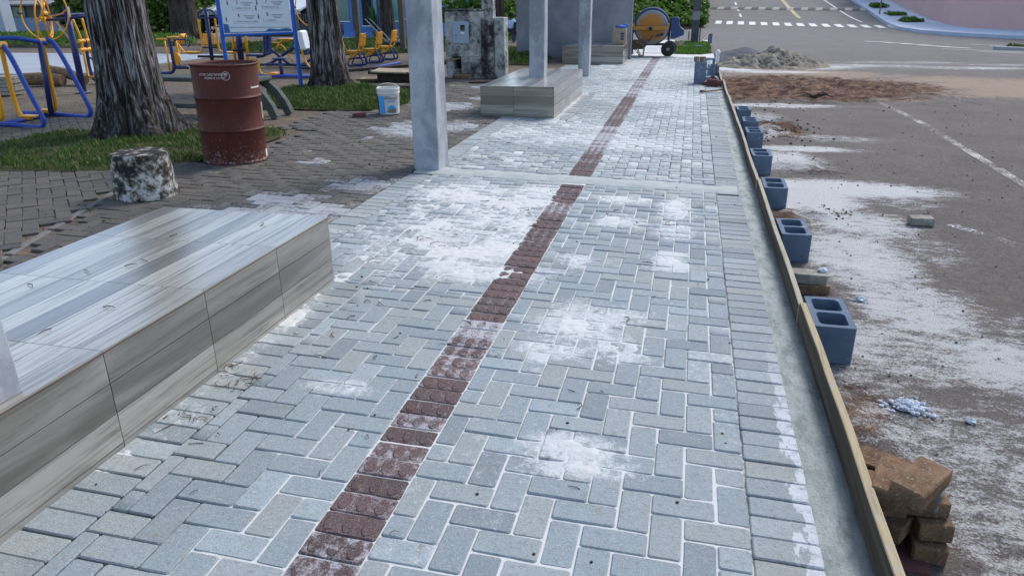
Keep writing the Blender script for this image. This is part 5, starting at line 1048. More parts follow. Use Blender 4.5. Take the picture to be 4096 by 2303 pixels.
# curved park bench behind the drum
cb = thing('curved_bench', 'grey-green concrete bench with curved legs behind the drum', 'bench', (-6.3, 8.85, .1)); 
def arc_leg(pts, y, t, w):
    m2 = MB(); q = []
    for i, (x, z) in enumerate(pts):
        a, b = pts[max(0, i - 1)], pts[min(len(pts) - 1, i + 1)]; dx, dz = b[0] - a[0], b[1] - a[1]; L = math.hypot(dx, dz); nx, nz = -dz / L * w / 2, dx / L * w / 2
        q += [(x + nx, y - t / 2, z + nz), (x + nx, y + t / 2, z + nz), (x - nx, y + t / 2, z - nz), (x - nx, y - t / 2, z - nz)]
    k = len(pts); m2.add(q, [(i * 4 + e, i * 4 + (e + 1) % 4, i * 4 + 4 + (e + 1) % 4, i * 4 + 4 + e) for i in range(k - 1) for e in range(4)] + [(0, 1, 2, 3), tuple((k - 1) * 4 + e for e in range(4))]); return m2
for s_, nm in ((-1, 0), (1, 1)):
    for yy in (-.16, .2): arc_leg([(s_ * .76, .43), (s_ * .87, .38), (s_ * .98, .28), (s_ * 1.08, .14), (s_ * 1.14, .0)], yy, .09, .10).build('leg', M['greenbench'], cb, smooth=.6)
MB().box((0, .02, .46), (1.85, .42, .055), ch=.012).build('seat', M['greenbench'], cb)
MB().box((0, .0, .10), (1.9, .05, .06), ch=.01).build('stretcher', M['greenbench'], cb)
# timber sheets behind the bucket
PAL = [(-5.05, 13.0, .12, .05, .0, (1.5, .5, .05), 'wooddark', 'lowest dark board of the timber heap'), (-5.35, 12.75, .16, -.12, -.03, (.9, .35, .035), 'wood', 'short weathered board at the left of the timber heap'), (-4.85, 12.6, .21, .05, .0, (.95, .35, .13), 'wooddark', 'dark thick beam in the middle of the timber heap'), (-4.82, 12.5, .315, .10, .03, (1.1, .5, .025), 'woodpale', 'pale plywood sheet on top of the timber heap'), (-4.9, 12.15, .125, .0, -.02, (1.0, .2, .03), 'woodpale', 'pale board at the front of the timber heap'), (-5.35, 14.0, .28, .42, -.05, (2.3, .14, .05), 'wooddark', 'long dark beam slanting behind the timber heap'), (-5.2, 13.4, .2, .2, .04, (1.3, .25, .06), 'wooddark', 'second dark beam behind the pale plywood'), (-4.5, 12.25, .2, 1.2, .5, (.5, .16, .04), 'wooddark', 'dark board tilted against the right end of the heap')]
for x, y, z, a, ry, d, mt_, lb in PAL:
    mb = MB(); mb.box((0, 0, 0), d, ch=.004); tag(mb.build('timber_board', M[mt_], loc=(x, y, z + .03), rot=(0.03, ry, a)), lb, 'board', 'timber heap behind the bucket')
mb = MB(); mb.box((0, 0, 0), (.55, .10, .03), ch=.004); tag(mb.build('timber_board', M['wooddark'], loc=(-3.6, 13.2, .11), rot=(0, 0, .5)), 'thin dark board flat on the plaza before the old wall', 'board')
mb = MB(); mb.box((0, 0, 0), (.42, .16, .03), ch=.004); tag(mb.build('timber_board', M['wooddark'], loc=(-6.6, 11.35, .12), rot=(0, 0, .1)), 'dark board in the grass edge under the info sign', 'board')
for x, y, r, L, a, lb in ((-11.55, 11.65, .11, .75, .1, 'thick short log lying left of the wheel post'), (-11.35, 11.95, .09, 1.15, -.25, 'long brown log resting on the short one')):
    m2 = MB(); m2.tube([(-L / 2, 0, 0), (0, .02, .01), (L / 2, 0, -.02)], [r, r * 1.05, r * .9], 12); tag(m2.build('log', M['oldbrick'], loc=(x, y, .1 + r + (.09 if L > 1 else 0)), rot=(0, .12 if L > 1 else 0, a), smooth=.8), lb, 'log')
for k in range(5):
    mb = MB(); mb.box((0, 0, 0), (.5, .35, .055), ch=.006); tag(mb.build('stone_slab', M['greybrick'], loc=(-11.1 + .02 * (k % 2), 10.35, .13 + k * .06), rot=(0, 0, .05 * k)), ['bottom', 'second', 'third', 'fourth', 'topmost'][k] + ' slab of the dark stack at the left edge', 'slab', 'stacked slabs at the left edge')

# ================================================================ gym machines
def smooth_path(P_, it=2):
    P_ = [Vector(p) for p in P_]
    for _ in range(it):
        q = [P_[0]]
        for a, b in zip(P_[:-1], P_[1:]): q += [a * .78 + b * .22, a * .22 + b * .78]
        P_ = q + [P_[-1]]
    return P_
def pipe(name, pts, r, mat, par, n_=10, it=2):
    o = par.location; return MB().tube([p - o for p in smooth_path(pts, it)], r, n_).build(name, mat, par, smooth=True)
def xz(L, y): return [(x, y, z) for x, z in L]
BL, YE, NV, BK = M['blue'], M['yellow'], M['navy'], M['black']
w = thing('air_walker', 'blue and yellow double air walker at the left edge', 'gym machine', (-8.0, 7.9, .1))
pipe('frame', xz([(-8.35, 1.07), (-7.97, 1.07), (-7.88, 1.03), (-7.82, .9), (-7.70, .55), (-7.60, .28), (-7.57, .17), (-7.63, .10), (-7.75, .095), (-8.02, .125), (-8.3, .12), (-8.6, .12)], 7.5), .029, BL, w)
pipe('frame', xz([(-8.22, 1.05), (-8.07, 1.07), (-7.99, 1.04), (-7.93, .93), (-7.79, .60), (-7.66, .26), (-7.64, .17), (-7.70, .10), (-7.82, .10), (-8.1, .12), (-8.4, .13), (-8.8, .13)], 8.34), .029, BL, w)
pipe('top_bar', [(-8.9, 7.95, 1.09), (-8.3, 8.05, 1.11), (-8.15, 8.1, 1.08), (-8.05, 8.3, 1.03)], .025, BL, w); pipe('post', [(-8.06, 8.2, 1.03), (-8.14, 8.2, .12)], .034, NV, w, it=0); pipe('base_bar', [(-8.2, 7.5, .125), (-8.3, 8.34, .125)], .028, BL, w, it=0)
for y, dx, L in ((7.5, 0, [(-7.93, 1.05), (-7.945, .72), (-7.93, .32), (-7.89, .225), (-7.75, .21)]), (7.36, 0, [(-8.06, 1.05), (-8.0, .6), (-8.0, .34), (-8.03, .21), (-8.2, .19)]), (8.28, 0, [(-8.10, 1.05), (-8.105, .8), (-8.11, .5), (-8.11, .26), (-8.16, .18), (-8.33, .165)])):
    a_ = pipe('swing_arm', xz(L, y), .027, YE, w); ex, ez = L[-1]; mb = MB(); mb.box((ex - w.location.x, y - w.location.y, ez - w.location.z + .025), (.26, .13, .02), ch=.008); mb.build('foot_plate', YE, w); mb = MB(); mb.lathe([(.042, -.06), (.042, .06)], 14, (L[0][0] - w.location.x, y - w.location.y, L[0][1] - w.location.z), Matrix.Rotation(math.pi / 2, 3, 'X')); mb.build('hinge', YE, w)
# arm wheels
w = thing('arm_wheels', 'blue post with four yellow steering wheels', 'gym machine', (-9.96, 10.8, .1)); pipe('post', [(-9.96, 10.8, .1), (-9.95, 10.8, 1.45)], .052, NV, w, it=0); MB().lathe([(.13, 0), (.13, .012)], 20).build('base_plate', M['steel'], w)
pipe('arm', [(-10.33, 10.75, 1.25), (-9.98, 10.8, 1.27), (-9.66, 10.85, 1.30)], .022, NV, w, it=0); pipe('arm', [(-9.97, 10.35, 1.33), (-9.95, 11.25, 1.33)], .022, NV, w, it=0)
def wheel(c, nrm, R_, sp=3):
    nrm = Vector(nrm).normalized(); a = nrm.cross(Vector((0, 0, 1))).normalized(); b = nrm.cross(a); C_ = Vector(c); m2 = MB(); o = w.location
    m2.tube([C_ - o + (a * math.cos(t) + b * math.sin(t)) * R_ for t in np.linspace(0, 2 * math.pi, 36, endpoint=False)], .012, 6, closed=True); rim = m2.build('wheel', YE, w, smooth=True)
    for k in range(sp):
        t0 = k * 2 * math.pi / sp + .5; m3 = MB(); m3.tube([C_ - o + (a * math.cos(t0 + .7 * s_) + b * math.sin(t0 + .7 * s_)) * R_ * s_ + nrm * .03 * (1 - s_) for s_ in np.linspace(0.02, .98, 7)], .009, 5); m3.build('spoke', YE, rim, smooth=True)
    m3 = MB(); m3.lathe([(.032, -.04), (.032, .04)], 12, C_ - o, nrm.to_track_quat('Z', 'Y').to_matrix()); m3.build('hub', YE, rim)
    m3 = MB(); m3.lathe([(.02, 0), (.02, .06)], 8, C_ - o + a * R_, nrm.to_track_quat('Z', 'Y').to_matrix()); m3.build('knob', BK, rim)
wheel((-9.93, 10.32, 1.36), (.12, -1, .12), .40); wheel((-9.7, 11.25, 1.32), (.35, 1, .1), .40); wheel((-10.36, 10.72, 1.27), (-.9, -.42, .05), .33); wheel((-10.45, 10.9, 1.30), (-.85, -.6, .0), .33)
# ski stepper behind
w = thing('ski_stepper', 'yellow and blue ski stepper behind the thick trunk', 'gym machine', (-10.95, 12.2, .1)); pipe('frame', xz([(-10.97, .88), (-11.01, .4), (-10.98, .18), (-10.9, .125), (-10.6, .125), (-10.3, .125)], 12.2), .03, NV, w); pipe('brace', xz([(-10.99, .57), (-10.78, .46), (-10.78, .14)], 12.2), .017, NV, w); pipe('pedal_arm', xz([(-11.06, 1.25), (-10.97, .93), (-10.97, .8), (-10.99, .24), (-10.96, .21), (-10.6, .21)], 12.1), .02, YE, w, it=1); pipe('pedal_arm', xz([(-11.05, 1.25), (-11.02, .9), (-10.99, .8), (-11.0, .26), (-10.97, .225), (-10.7, .22)], 12.32), .02, YE, w, it=1); pipe('pedal_arm', xz([(-10.62, 1.28), (-10.6, .9), (-10.59, .3)], 12.2), .02, YE, w, it=1)
for z in (.85, .7): MB().lathe([(.035, -.16), (.035, .16)], 12, (-.03, 0, z - .1), Matrix.Rotation(math.pi / 2, 3, 'X')).build('hinge', YE, w)
MB().box((.28, -.1, .125), (.3, .1, .02), ch=.005).build('pedal', YE, w)
# exercise bike
w = thing('exercise_bike', 'yellow and blue exercise bike right of the thick trunk', 'gym machine', (-10.4, 13.9, .1)); pipe('frame', xz([(-10.46, .82), (-10.45, .53), (-10.44, .3), (-10.48, .16), (-10.6, .12), (-10.85, .12)], 13.89), .034, NV, w); pipe('link', xz([(-10.49, .77), (-10.48, .45), (-10.49, .19)], 13.78), .018, YE, w, it=0); pipe('link', xz([(-10.37, .77), (-10.37, .45), (-10.38, .2)], 13.98), .018, YE, w, it=0)
pipe('handlebar', xz([(-10.39, .68), (-10.33, .78), (-10.25, .795), (-10.06, .785)], 13.89), .017, NV, w)
m2 = MB(); m2.tube([(.35 + .045 * math.cos(t), 0, .665 + .115 * math.sin(t)) for t in np.linspace(0, 2 * math.pi, 20, endpoint=False)], .011, 6, closed=True); m2.build('hand_wheel', NV, w); MB().lathe([(.11, -.015), (.11, .015)], 22, (.02, 0, .32), Matrix.Rotation(math.pi / 2, 3, 'X')).build('flywheel', YE, w); pipe('base', xz([(-10.42, .24), (-10.12, .24)], 13.89), .035, NV, w, it=0)
MB().box((-.14, .3, .72), (.26, .22, .035), ch=.015).build('seat', YE, w); MB().box((.02, .3, .69), (.10, .2, .2), ry=.6, ch=.02).build('backrest', YE, w); pipe('seat_bar', [(-11.0, 14.2, .78), (-10.6, 14.2, .78), (-10.45, 14.2, .6), (-10.45, 13.95, .3)], .02, YE, w)
# double press with a central post
w = thing('chest_press', 'navy post with hanging yellow seat arms, behind the drum', 'gym machine', (-11.31, 16.5, .1)); pipe('post', [(-11.33, 16.5, .1), (-11.29, 16.5, 1.36)], .046, NV, w, it=0); pipe('head_frame', xz([(-11.53, 1.14), (-11.52, 1.26), (-11.42, 1.32), (-11.3, 1.32), (-11.16, 1.32), (-11.07, 1.26), (-11.05, 1.14)], 16.5), .022, NV, w); pipe('cross_bar', xz([(-11.53, 1.15), (-11.05, 1.15)], 16.5), .02, NV, w, it=0); pipe('seat_arm', xz([(-11.52, 1.12), (-11.52, .8), (-11.51, .45), (-11.62, .345), (-12.02, .335), (-12.16, .5), (-12.24, .64)], 16.48), .024, YE, w); pipe('seat_arm', xz([(-11.07, 1.13), (-11.08, .76), (-11.09, .46), (-11.03, .365), (-10.6, .35), (-10.45, .6)], 16.48), .024, YE, w)
MB().box((-.23, .3, .55), (.3, .05, .26), ch=.02).build('back_pad', YE, w); MB().box((-.55, 0, .27), (.36, .26, .03), ch=.01).build('seat', YE, w); MB().box((.55, 0, .27), (.36, .26, .03), ch=.01).build('seat', YE, w); pipe('foot_bar', xz([(-11.66, .27), (-10.98, .27)], 16.45), .03, BK, w, it=0); pipe('foot_bar', xz([(-11.5, .48), (-11.12, .48)], 16.45), .018, BK, w, it=0)
# leg press seen under the sign
w = thing('twin_pendulum', 'thick navy post between two yellow bars under the sign', 'gym machine', (-10.48, 16.4, .1)); pipe('post', [(-10.48, 16.41, .1), (-10.45, 16.41, 1.3)], .07, NV, w, it=0)
for x in (-10.64, -10.30): pipe('swing_bar', [(x, 16.41, .14), (x + .03, 16.41, 1.25)], .035, YE, w, it=0)
pipe('grip', [(-10.62, 16.35, .42), (-10.3, 16.35, .44)], .03, BK, w, it=0)
w = thing('leg_press', 'navy seat on a long blue rail base behind the drum', 'gym machine', (-7.9, 13.6, .1))
for dy in (0, .12): pipe('base_rail', [(-8.6, 13.55 + dy, .13), (-7.1, 13.5 + dy, .13)], .03, BL, w, it=0)
pipe('post', xz([(-7.82, .12), (-7.83, .45)], 13.58), .035, NV, w, it=0); MB().box((.08, 0, .355), (.30, .14, .02), ch=.006).build('footrest', NV, w); MB().box((-.42, 0, .42), (.34, .30, .04), ch=.015).build('seat', NV, w); pipe('back_frame', xz([(-8.32, .48), (-8.15, .5), (-8.07, .6), (-8.01, .9)], 13.58), .024, NV, w); MB().box((-.17, 0, .62), (.05, .28, .4), ry=.12, ch=.02).build('backrest', NV, w)
pipe('knee_arm', xz([(-8.5, .42), (-8.3, .42), (-8.31, .26), (-8.27, .16), (-8.1, .14), (-7.98, .14)], 13.58), .022, YE, w); MB().box((-.1, 0, .07), (.14, .2, .05), ch=.01).build('foot_pad', YE, w)
def rower(label, x, y, a):
    w = thing('rowing_machine', label, 'gym machine', (x, y, .1), a, 'crossed blue rowing machines')
    def pp(nm, L, r, m, yy=0): return MB().tube([Vector(p) for p in smooth_path([(px, yy, pz) for px, pz in L], 1)], r, 8).build(nm, m, w, smooth=True)
    pp('beam', [(-.38, .5), (.2, .05)], .035, NV, -.1); pp('beam', [(-.45, .03), (.25, .42)], .035, NV, .1); pp('base_bar', [(-.5, .04), (.35, .04)], .03, NV); pp('handle_arm', [(-.36, .52), (-.1, .5), (.15, .1)], .018, YE, .15); pp('seat_arm', [(-.15, .38), (0, .57), (.22, .57)], .028, YE)
    MB().box((.12, 0, .60), (.32, .24, .025), ch=.01).build('seat', YE, w)
    for s_ in (-1, 1): MB().box((-.46, s_ * .16, .05), (.1, .08, .05), ch=.01).build('foot', BK, w)
rower('crossed navy rowing machine with a yellow seat, left one behind the sign leg', -9.1, 15.95, 0); rower('crossed navy rowing machine with a yellow seat, right one behind the sign leg', -8.2, 15.9, .1); rower('crossed navy rowing machine partly hidden by the dark trunk', -7.75, 15.3, .1)
w = thing('backrest_chair', 'white backrest chair on a bent yellow arm beside the sign leg', 'gym machine', (-6.8, 12.7, .1)); pipe('arm', xz([(-6.84, .72), (-6.83, .66), (-6.8, .5), (-6.7, .37), (-6.5, .33), (-6.3, .33)], 12.65), .018, YE, w); MB().box((-.0, 0, .74), (.10, .26, .34), ry=-.15, ch=.03).build('backrest', M['signwhite'], w); MB().box((.03, 0, .55), (.07, .1, .12), ch=.01).build('bracket', NV, w); pipe('ground_post', [(-6.5, 12.65, .1), (-6.5, 12.65, .34)], .025, NV, w, it=0)
w = thing('single_hoop', 'yellow hoop of an arm wheel right of the sign', 'gym machine', (-7.6, 14.9, .1)); pipe('post', [(-7.6, 14.95, .1), (-7.6, 14.95, 1.4)], .04, NV, w, it=0); wheel((-7.6, 14.8, 1.38), (.2, -1, .1), .40)
# three yellow seats
SL = ['left of the three yellow seats, beside the dark trunk', 'middle of the three yellow seats with blue legs', 'right of the three yellow seats, nearest the grey column']
for k, (x, y) in enumerate([(-7.5, 16.5), (-7.42, 17.3), (-7.44, 18.3)]):
    w = thing('yellow_seat', SL[k], 'gym seat', (x, y, .06), group='row of yellow seats')
    def pp(nm, L, r, m, yy=0, it=2): return MB().tube([Vector(p) for p in smooth_path([(px, yy, pz) for px, pz in L], it)], r, 8).build(nm, m, w, smooth=True)
    for yy in (-.13, .13): pp('seat_tube', [(-.26, .33), (0.0, .32), (.08, .38), (.11, .5), (.17, .74)], .018, YE, yy)
    MB().box((-.12, 0, .35), (.30, .32, .022), ch=.008).build('seat', YE, w); mb = MB(); mb.box((.14, 0, .60), (.035, .32, .28), ry=.17, ch=.012); b_ = mb.build('backrest', YE, w)
    for z in (.50, .58, .66): MB().box((.165 + (z - .6) * .2, 0, z), (.012, .28, .012)).build('rib', YE, b_)
    for yy in (-.12, .12): pp('leg', [(.06, .31), (.14, .18), (.16, .08), (.10, .035), (-.2, .035)], .022, NV, yy); pp('brace', [(.12, .2), (-.12, .2), (-.2, .14), (-.22, .05)], .017, NV, yy); pp('swing_link', [(-.1, .33), (-.2, .1)], .016, YE, yy, 0); pp('swing_link', [(.02, .32), (-.22, .18)], .016, YE, yy, 0)
    h_ = pp('handle', [(-.18, .3), (-.3, .62)], .015, YE, -.16, 0); m2 = MB(); m2.tube([(-.285, -.16, .58), (-.33, -.16, .70)], .02, 8); m2.build('grip', BK, h_)
w = thing('ground_rail', 'blue floor rail along the feet of the yellow seats', 'rail', (-6.8, 16.2, .08)); pipe('rail', [(-6.85, 15.3, .12), (-6.68, 17.0, .12)], .03, BL, w, it=0); pipe('end_cap', [(-6.87, 15.22, .12), (-6.85, 15.34, .12)], .045, NV, w, it=0)
# lawn mower by the kerb
w = thing('lawn_mower', 'small dark lawn mower on the grass behind the seats', 'mower', (-9.2, 22.8, .1)); MB().box((.1, 0, .16), (.5, .4, .16), ch=.05).build('deck', M['housedark'], w); MB().box((.12, 0, .28), (.22, .2, .12), ch=.03).build('engine', BK, w); MB().tube([(-.1, -.18, .2), (-.75, -.18, .85), (-.75, .18, .85), (-.1, .18, .2)], .014, 6).build('handle', M['steel'], w)
for x in (-.12, .32):
    for y in (-.22, .22): MB().lathe([(.09, -.02), (.09, .02)], 12, (x, y, .09), Matrix.Rotation(math.pi / 2, 3, 'X')).build('wheel', BK, w)

# ---- info sign
sg = thing('info_sign', 'white exercise chart in a blue frame on two legs', 'sign', (-7.13, 11.8, .1)); SB = M['signblue']
for x in (-.70, .67): MB().tube([(x, 0, 0), (x, 0, 2.1)], .036, 12).build('leg', SB, sg, smooth=.6)
MB().tube([(-.70, 0, .86), (.67, 0, .905)], .022, 10).build('bottom_rail', SB, sg); MB().tube([(-.70, 0, 2.05), (.67, 0, 2.05)], .022, 10).build('top_rail', SB, sg)
pn = MB().box((0, 0, 0), (1.27, .018, 1.13), ch=.002).build('panel', M['signwhite'], sg, loc=(-.015, 0, 1.46))
MB().prism([(-.63, -.56), (.63, -.53), (.63, -.49), (.52, -.48), (.40, -.50), (.22, -.485), (.14, -.53), (-.52, -.545), (-.54, -.42), (-.63, -.41)], 0, .002, Matrix.Translation((0, -.0095, 0)) @ Matrix.Rotation(math.pi / 2, 4, 'X')).build('blue_print', M['signprint'], pn)
def st_(body, size, x, z, mat, sp=1.0): link('lettering', text_mesh(body, size, mat, .0003, 'CENTER', sp), pn, loc=(x, -.0125, z), rot=(math.pi / 2, 0, 0))
TG, TR = M['textgrey'], M['textred']
for nmb, x, z in (('3', -.32, -.10), ('4', -.32, -.31), ('7', .22, -.09), ('8', .22, -.29), ('2', -.32, .11), ('6', .22, .12), ('1', -.32, .32), ('5', .22, .33)): st_(nmb, .085, x, z, TR)
for tx, x, z in (('TRÍCEPS', -.33, .055), ('TRAPÉZIO E PESCOÇO', -.22, -.175), ('COSTAS E LATERAL DA LOMBAR', -.17, -.385), ('LATERAL DA LOMBAR', .30, .06), ('POSTERIORES DA COXA', .30, -.16), ('QUADRÍCEPS', .28, -.365), ('BÍCEPS', -.33, .27), ('PANTURRILHA', .3, .27)): st_(tx, .028, x, z, TG)
st_('ALONGUE-SE ANTES E DEPOIS DAS ATIVIDADES FÍSICAS. MANTENHA-SE DE 20 A 30 SEGUNDOS EM CADA POSIÇÃO', .0235, .02, -.475, TG, .93)
for x, z in ((-.14, -.08), (-.12, -.285), (.42, -.07), (.40, -.27), (-.14, .14), (.42, .14)):
    for k in range(3): MB().box((0, 0, 0), (.22 - .05 * k, .001, .008)).build('text_line', TG, pn, loc=(x, -.0105, z - k * .022))
for x0, z in ((-.40, -.195), (-.40, -.405), (.16, -.18), (.16, -.385), (-.40, .035), (.16, .04)): MB().box((0, 0, 0), (.40, .001, .003)).build('rule_line', TG, pn, loc=(x0 + .18, -.0105, z)); MB().box((0, 0, 0), (.003, .001, .07)).build('rule_line', TG, pn, loc=(x0 - .02, -.0105, z + .035))
for x, z in ((-.50, -.08), (-.56, -.34), (.05, -.08), (.05, -.30), (.02, -.17), (-.50, .14), (.05, .14)):
    f_ = MB().lathe([(.012, -.0006), (.012, .0006)], 10, (0, 0, .03), Matrix.Rotation(math.pi / 2, 3, 'X')).box((0, 0, 0), (.022, .0012, .035)).box((-.01, 0, -.028), (.007, .0012, .03), ry=.3).box((.01, 0, -.028), (.007, .0012, .03), ry=-.3).build('figure_print', TG, pn, loc=(x, -.0108, z)); MB().box((0, 0, 0), (.026, .001, .012)).build('red_mark', TR, pn, loc=(x, -.0122, z - .005))
# round speed-limit sign far behind
rs_ = thing('speed_sign', 'small round speed-limit sign above the old wall', 'sign', (-8.45, 30.5, 0)); MB().tube([(0, 0, -.2), (0, 0, 1.5)], .025, 8).build('post', M['steel'], rs_)
MB().lathe([(.19, -.008), (.19, .008)], 24, (0, 0, 1.58), Matrix.Rotation(math.pi / 2, 3, 'X')).build('disc', simple('sign_red', (.5, .02, .03), .5, .05), rs_); MB().lathe([(.15, -.002), (.15, .002)], 24, (0, -.012, 1.58), Matrix.Rotation(math.pi / 2, 3, 'X')).build('face', M['white'], rs_); link('lettering', text_mesh('30', .17, M['textgrey'], .001), rs_, loc=(0, -.017, 1.52), rot=(math.pi / 2, 0, 0))
def hz(n_):
    rs = np.random.default_rng(4); x = -9.6 + rs.random(n_) * 2.6; return np.stack([x, 27.6 + rs.random(n_) * .8, .7 + rs.random(n_) * .85], -1)
o = leaves('flowering_shrubs', None, hz, 900, .14, M['vine'], up=.3); tag(o, 'light green shrubs showing over the top of the old wall', 'shrubs', kind='stuff')

# ---- concrete mixer, wheelbarrow, sack
mx = thing('concrete_mixer', 'yellow and blue concrete mixer with a round drum', 'concrete mixer', (-1.08, 21.25, gz(-1)))
AX = Matrix.Rotation(math.radians(84), 3, 'X')      # drum axis points back and slightly up
o = MB().lathe([(.02, -.02), (.30, -.015), (.405, .0), (.43, .03), (.44, .10)], 40, (0, 0, 0), None).build('drum_bottom', M['mixdrum'], mx, smooth=.6, loc=(.0, -.30, .72), rot=(math.radians(-84), 0, 0))
MB().lathe([(.455, .06), (.475, .07), (.475, .14), (.455, .15)], 48).build('ring_gear', M['mixblue'], mx, smooth=.6, loc=(.0, -.30, .74), rot=(math.radians(-84), 0, 0)); MB().lathe([(.44, .12), (.455, .30), (.40, .48), (.24, .72), (.25, .74)], 40, capt=False).build('drum', M['mixblue'], mx, smooth=.6, loc=(.0, -.30, .73), rot=(math.radians(-84), 0, 0))
MB().box((-.02, -.42, .71), (.92, .05, .085), ch=.008).build('yoke', M['mixyellow'], mx); MB().lathe([(.048, -.05), (.048, .05)], 14, (-.02, -.46, .70), Matrix.Rotation(math.pi / 2, 3, 'X')).build('yoke_bolt', BK, mx)
for x in (-.47, .43): MB().box((x, -.15, .78), (.05, .6, .08), ch=.006).build('yoke_side', M['mixyellow'], mx)
MB().box((-.52, -.1, .52), (.05, .08, 1.0), ch=.006).build('frame_post', M['rust'], mx); MB().box((.455, -.05, .52), (.055, .08, .75), ch=.006).build('frame_post', M['rust'], mx); MB().box((0, -.08, .17 + .12), (1.05, .07, .06), ch=.006).build('cross_beam', M['rust'], mx); MB().tube([(-.53, -.35, .02), (-.53, -.1, .42)], .022, 8).build('leg', M['rust'], mx); MB().tube([(-.51, .3, .02), (-.53, -.1, .42)], .022, 8).build('leg', M['rust'], mx)
tw_ = MB().lathe([(.19, -.012), (.235, -.008), (.235, .008), (.19, .012)], 28, (-.60, -.05, .86), Matrix.Rotation(math.pi / 2, 3, 'Y')).build('tilt_wheel', M['mixyellow'], mx)
wl = MB().lathe([(.150, -.045), (.178, -.04), (.183, 0), (.178, .04), (.150, .045)], 32, (0, 0, 0), Matrix.Rotation(math.pi / 2, 3, 'X')).build('wheel', BK, mx, smooth=.7, loc=(.46, -.42, .184)); MB().lathe([(.02, -.05), (.03, -.03), (.145, -.015), (.148, 0), (.145, .015), (.03, .05)], 28, (0, 0, 0), Matrix.Rotation(math.pi / 2, 3, 'X')).build('rim', M['rust'], wl); MB().lathe([(.035, -.06), (.035, .06)], 12, (0, 0, 0), Matrix.Rotation(math.pi / 2, 3, 'X')).build('hub', M['steel'], wl)
wl2 = MB().lathe([(.150, -.045), (.178, -.04), (.183, 0), (.178, .04), (.150, .045)], 32, (0, 0, 0), Matrix.Rotation(math.pi / 2, 3, 'X')).build('wheel', BK, mx, smooth=.7, loc=(.48, .3, .184)); MB().box((.45, -.06, .2), (.06, .72, .05), ch=.005).build('axle', M['rust'], mx)
MB().prism([(.50, .44), (.50, .93), (.54, .975), (.66, .975), (.70, .93), (.71, .80), (.75, .72), (.84, .66), (.83, .53), (.60, .44)], -.16, .16, Matrix.Translation((0, -.1, 0)) @ Matrix.Rotation(math.pi / 2, 4, 'X')).build('motor_housing', M['mixblue'], mx, smooth=.5)
for k in range(5): MB().box((.838, -.1, .54 + k * .024), (.014, .25, .010)).build('vent_fin', BK, mx)
wb = thing('wheelbarrow', 'rusty wheelbarrow in front of the mixer beside the far bench', 'wheelbarrow', (-1.42, 20.6, gz(-1.4)))
q = []
for (x0, x1, y, z) in ((-.27, .19, .22, .20), (-.48, .33, .30, .40)): q += [(x0, -y, z), (x1, -y, z), (x1, y, z), (x0, y, z)]
mb = MB(); mb.add(q + [(x * .97, y * .97, z + .006) for x, y, z in q], [(0, 1, 2, 3), (0, 1, 5, 4), (1, 2, 6, 5), (2, 3, 7, 6), (3, 0, 4, 7), (8, 9, 10, 11), (8, 9, 13, 12), (9, 10, 14, 13), (10, 11, 15, 14), (11, 8, 12, 15)]); mb.build('tray', M['rust'], wb); MB().tube([(a * 1.0, b * 1.0, .4) for a, b in ((-.48, -.30), (.33, -.30), (.33, .30), (-.48, .30))], .013, 6, closed=True).build('tray_rim', M['rust'], wb)
for s_ in (-1, 1):
    h_ = MB().tube([(-.6, s_ * .06, .19), (0, s_ * .2, .20), (.2, s_ * .26, .32), (.38, s_ * .27, .50), (.62, s_ * .28, .55)], .016, 8).build('handle', M['rust'], wb, smooth=True); MB().tube([(.5, s_ * .275, .525), (.66, s_ * .28, .56)], .022, 8).build('grip', BK, h_)
    MB().tube([(.02, s_ * .2, .2), (.08, s_ * .2, .015), (.17, s_ * .2, .015), (.19, s_ * .2, .2)], .011, 6).build('leg', M['rust'], wb); MB().tube([(-.06, s_ * .2, .2), (.12, s_ * .2, .02)], .008, 6).build('leg_brace', M['rust'], wb)
MB().lathe([(.11, -.04), (.16, -.035), (.17, 0), (.16, .035), (.11, .04)], 24, (-.68, 0, .17), Matrix.Rotation(math.pi / 2, 3, 'X')).build('wheel', BK, wb)
sk = thing('cement_sack', 'open brown paper cement sack standing on the far bench', 'sack', (-1.72, 18.85, .44)); mb = MB(); q = []; n_ = 28; lv_ = [(.165, .10, 0), (.178, .115, .05), (.172, .12, .16), (.168, .11, .28), (.155, .10, .36), (.15, .085, .385)]
for i, (a, b, z) in enumerate(lv_):
    for k in range(n_): t = 2 * math.pi * k / n_; c_, s_ = math.cos(t), math.sin(t); e = 1 + .06 * math.sin(t * 5 + i * 1.7); q.append((a * e * math.copysign(abs(c_) ** .5, c_), b * e * math.copysign(abs(s_) ** .5, s_), z + .012 * math.sin(t * 3 + i)))
mb.add(q, [(i * n_ + k, i * n_ + (k + 1) % n_, (i + 1) * n_ + (k + 1) % n_, (i + 1) * n_ + k) for i in range(len(lv_) - 1) for k in range(n_)] + [list(range(n_))[::-1], [(len(lv_) - 1) * n_ + k for k in range(n_)]]); mb.build('bag', M['paper'], sk, smooth=.8)
for z in (.13, .19, .25): MB().box((.07, -.126, z), (.075, .006, .04)).build('print', M['inkblue'], sk)
mb = MB(); rock(mb, (0, 0, 0), .14, 3, .32); rock(mb, (.1, .02, .03), .07, 2, .5); tag(mb.build('blue_cloth', M['clothblue'], loc=(-1.70, 18.85, .845), smooth=True), 'crumpled blue cloth on top of the paper sack', 'cloth')
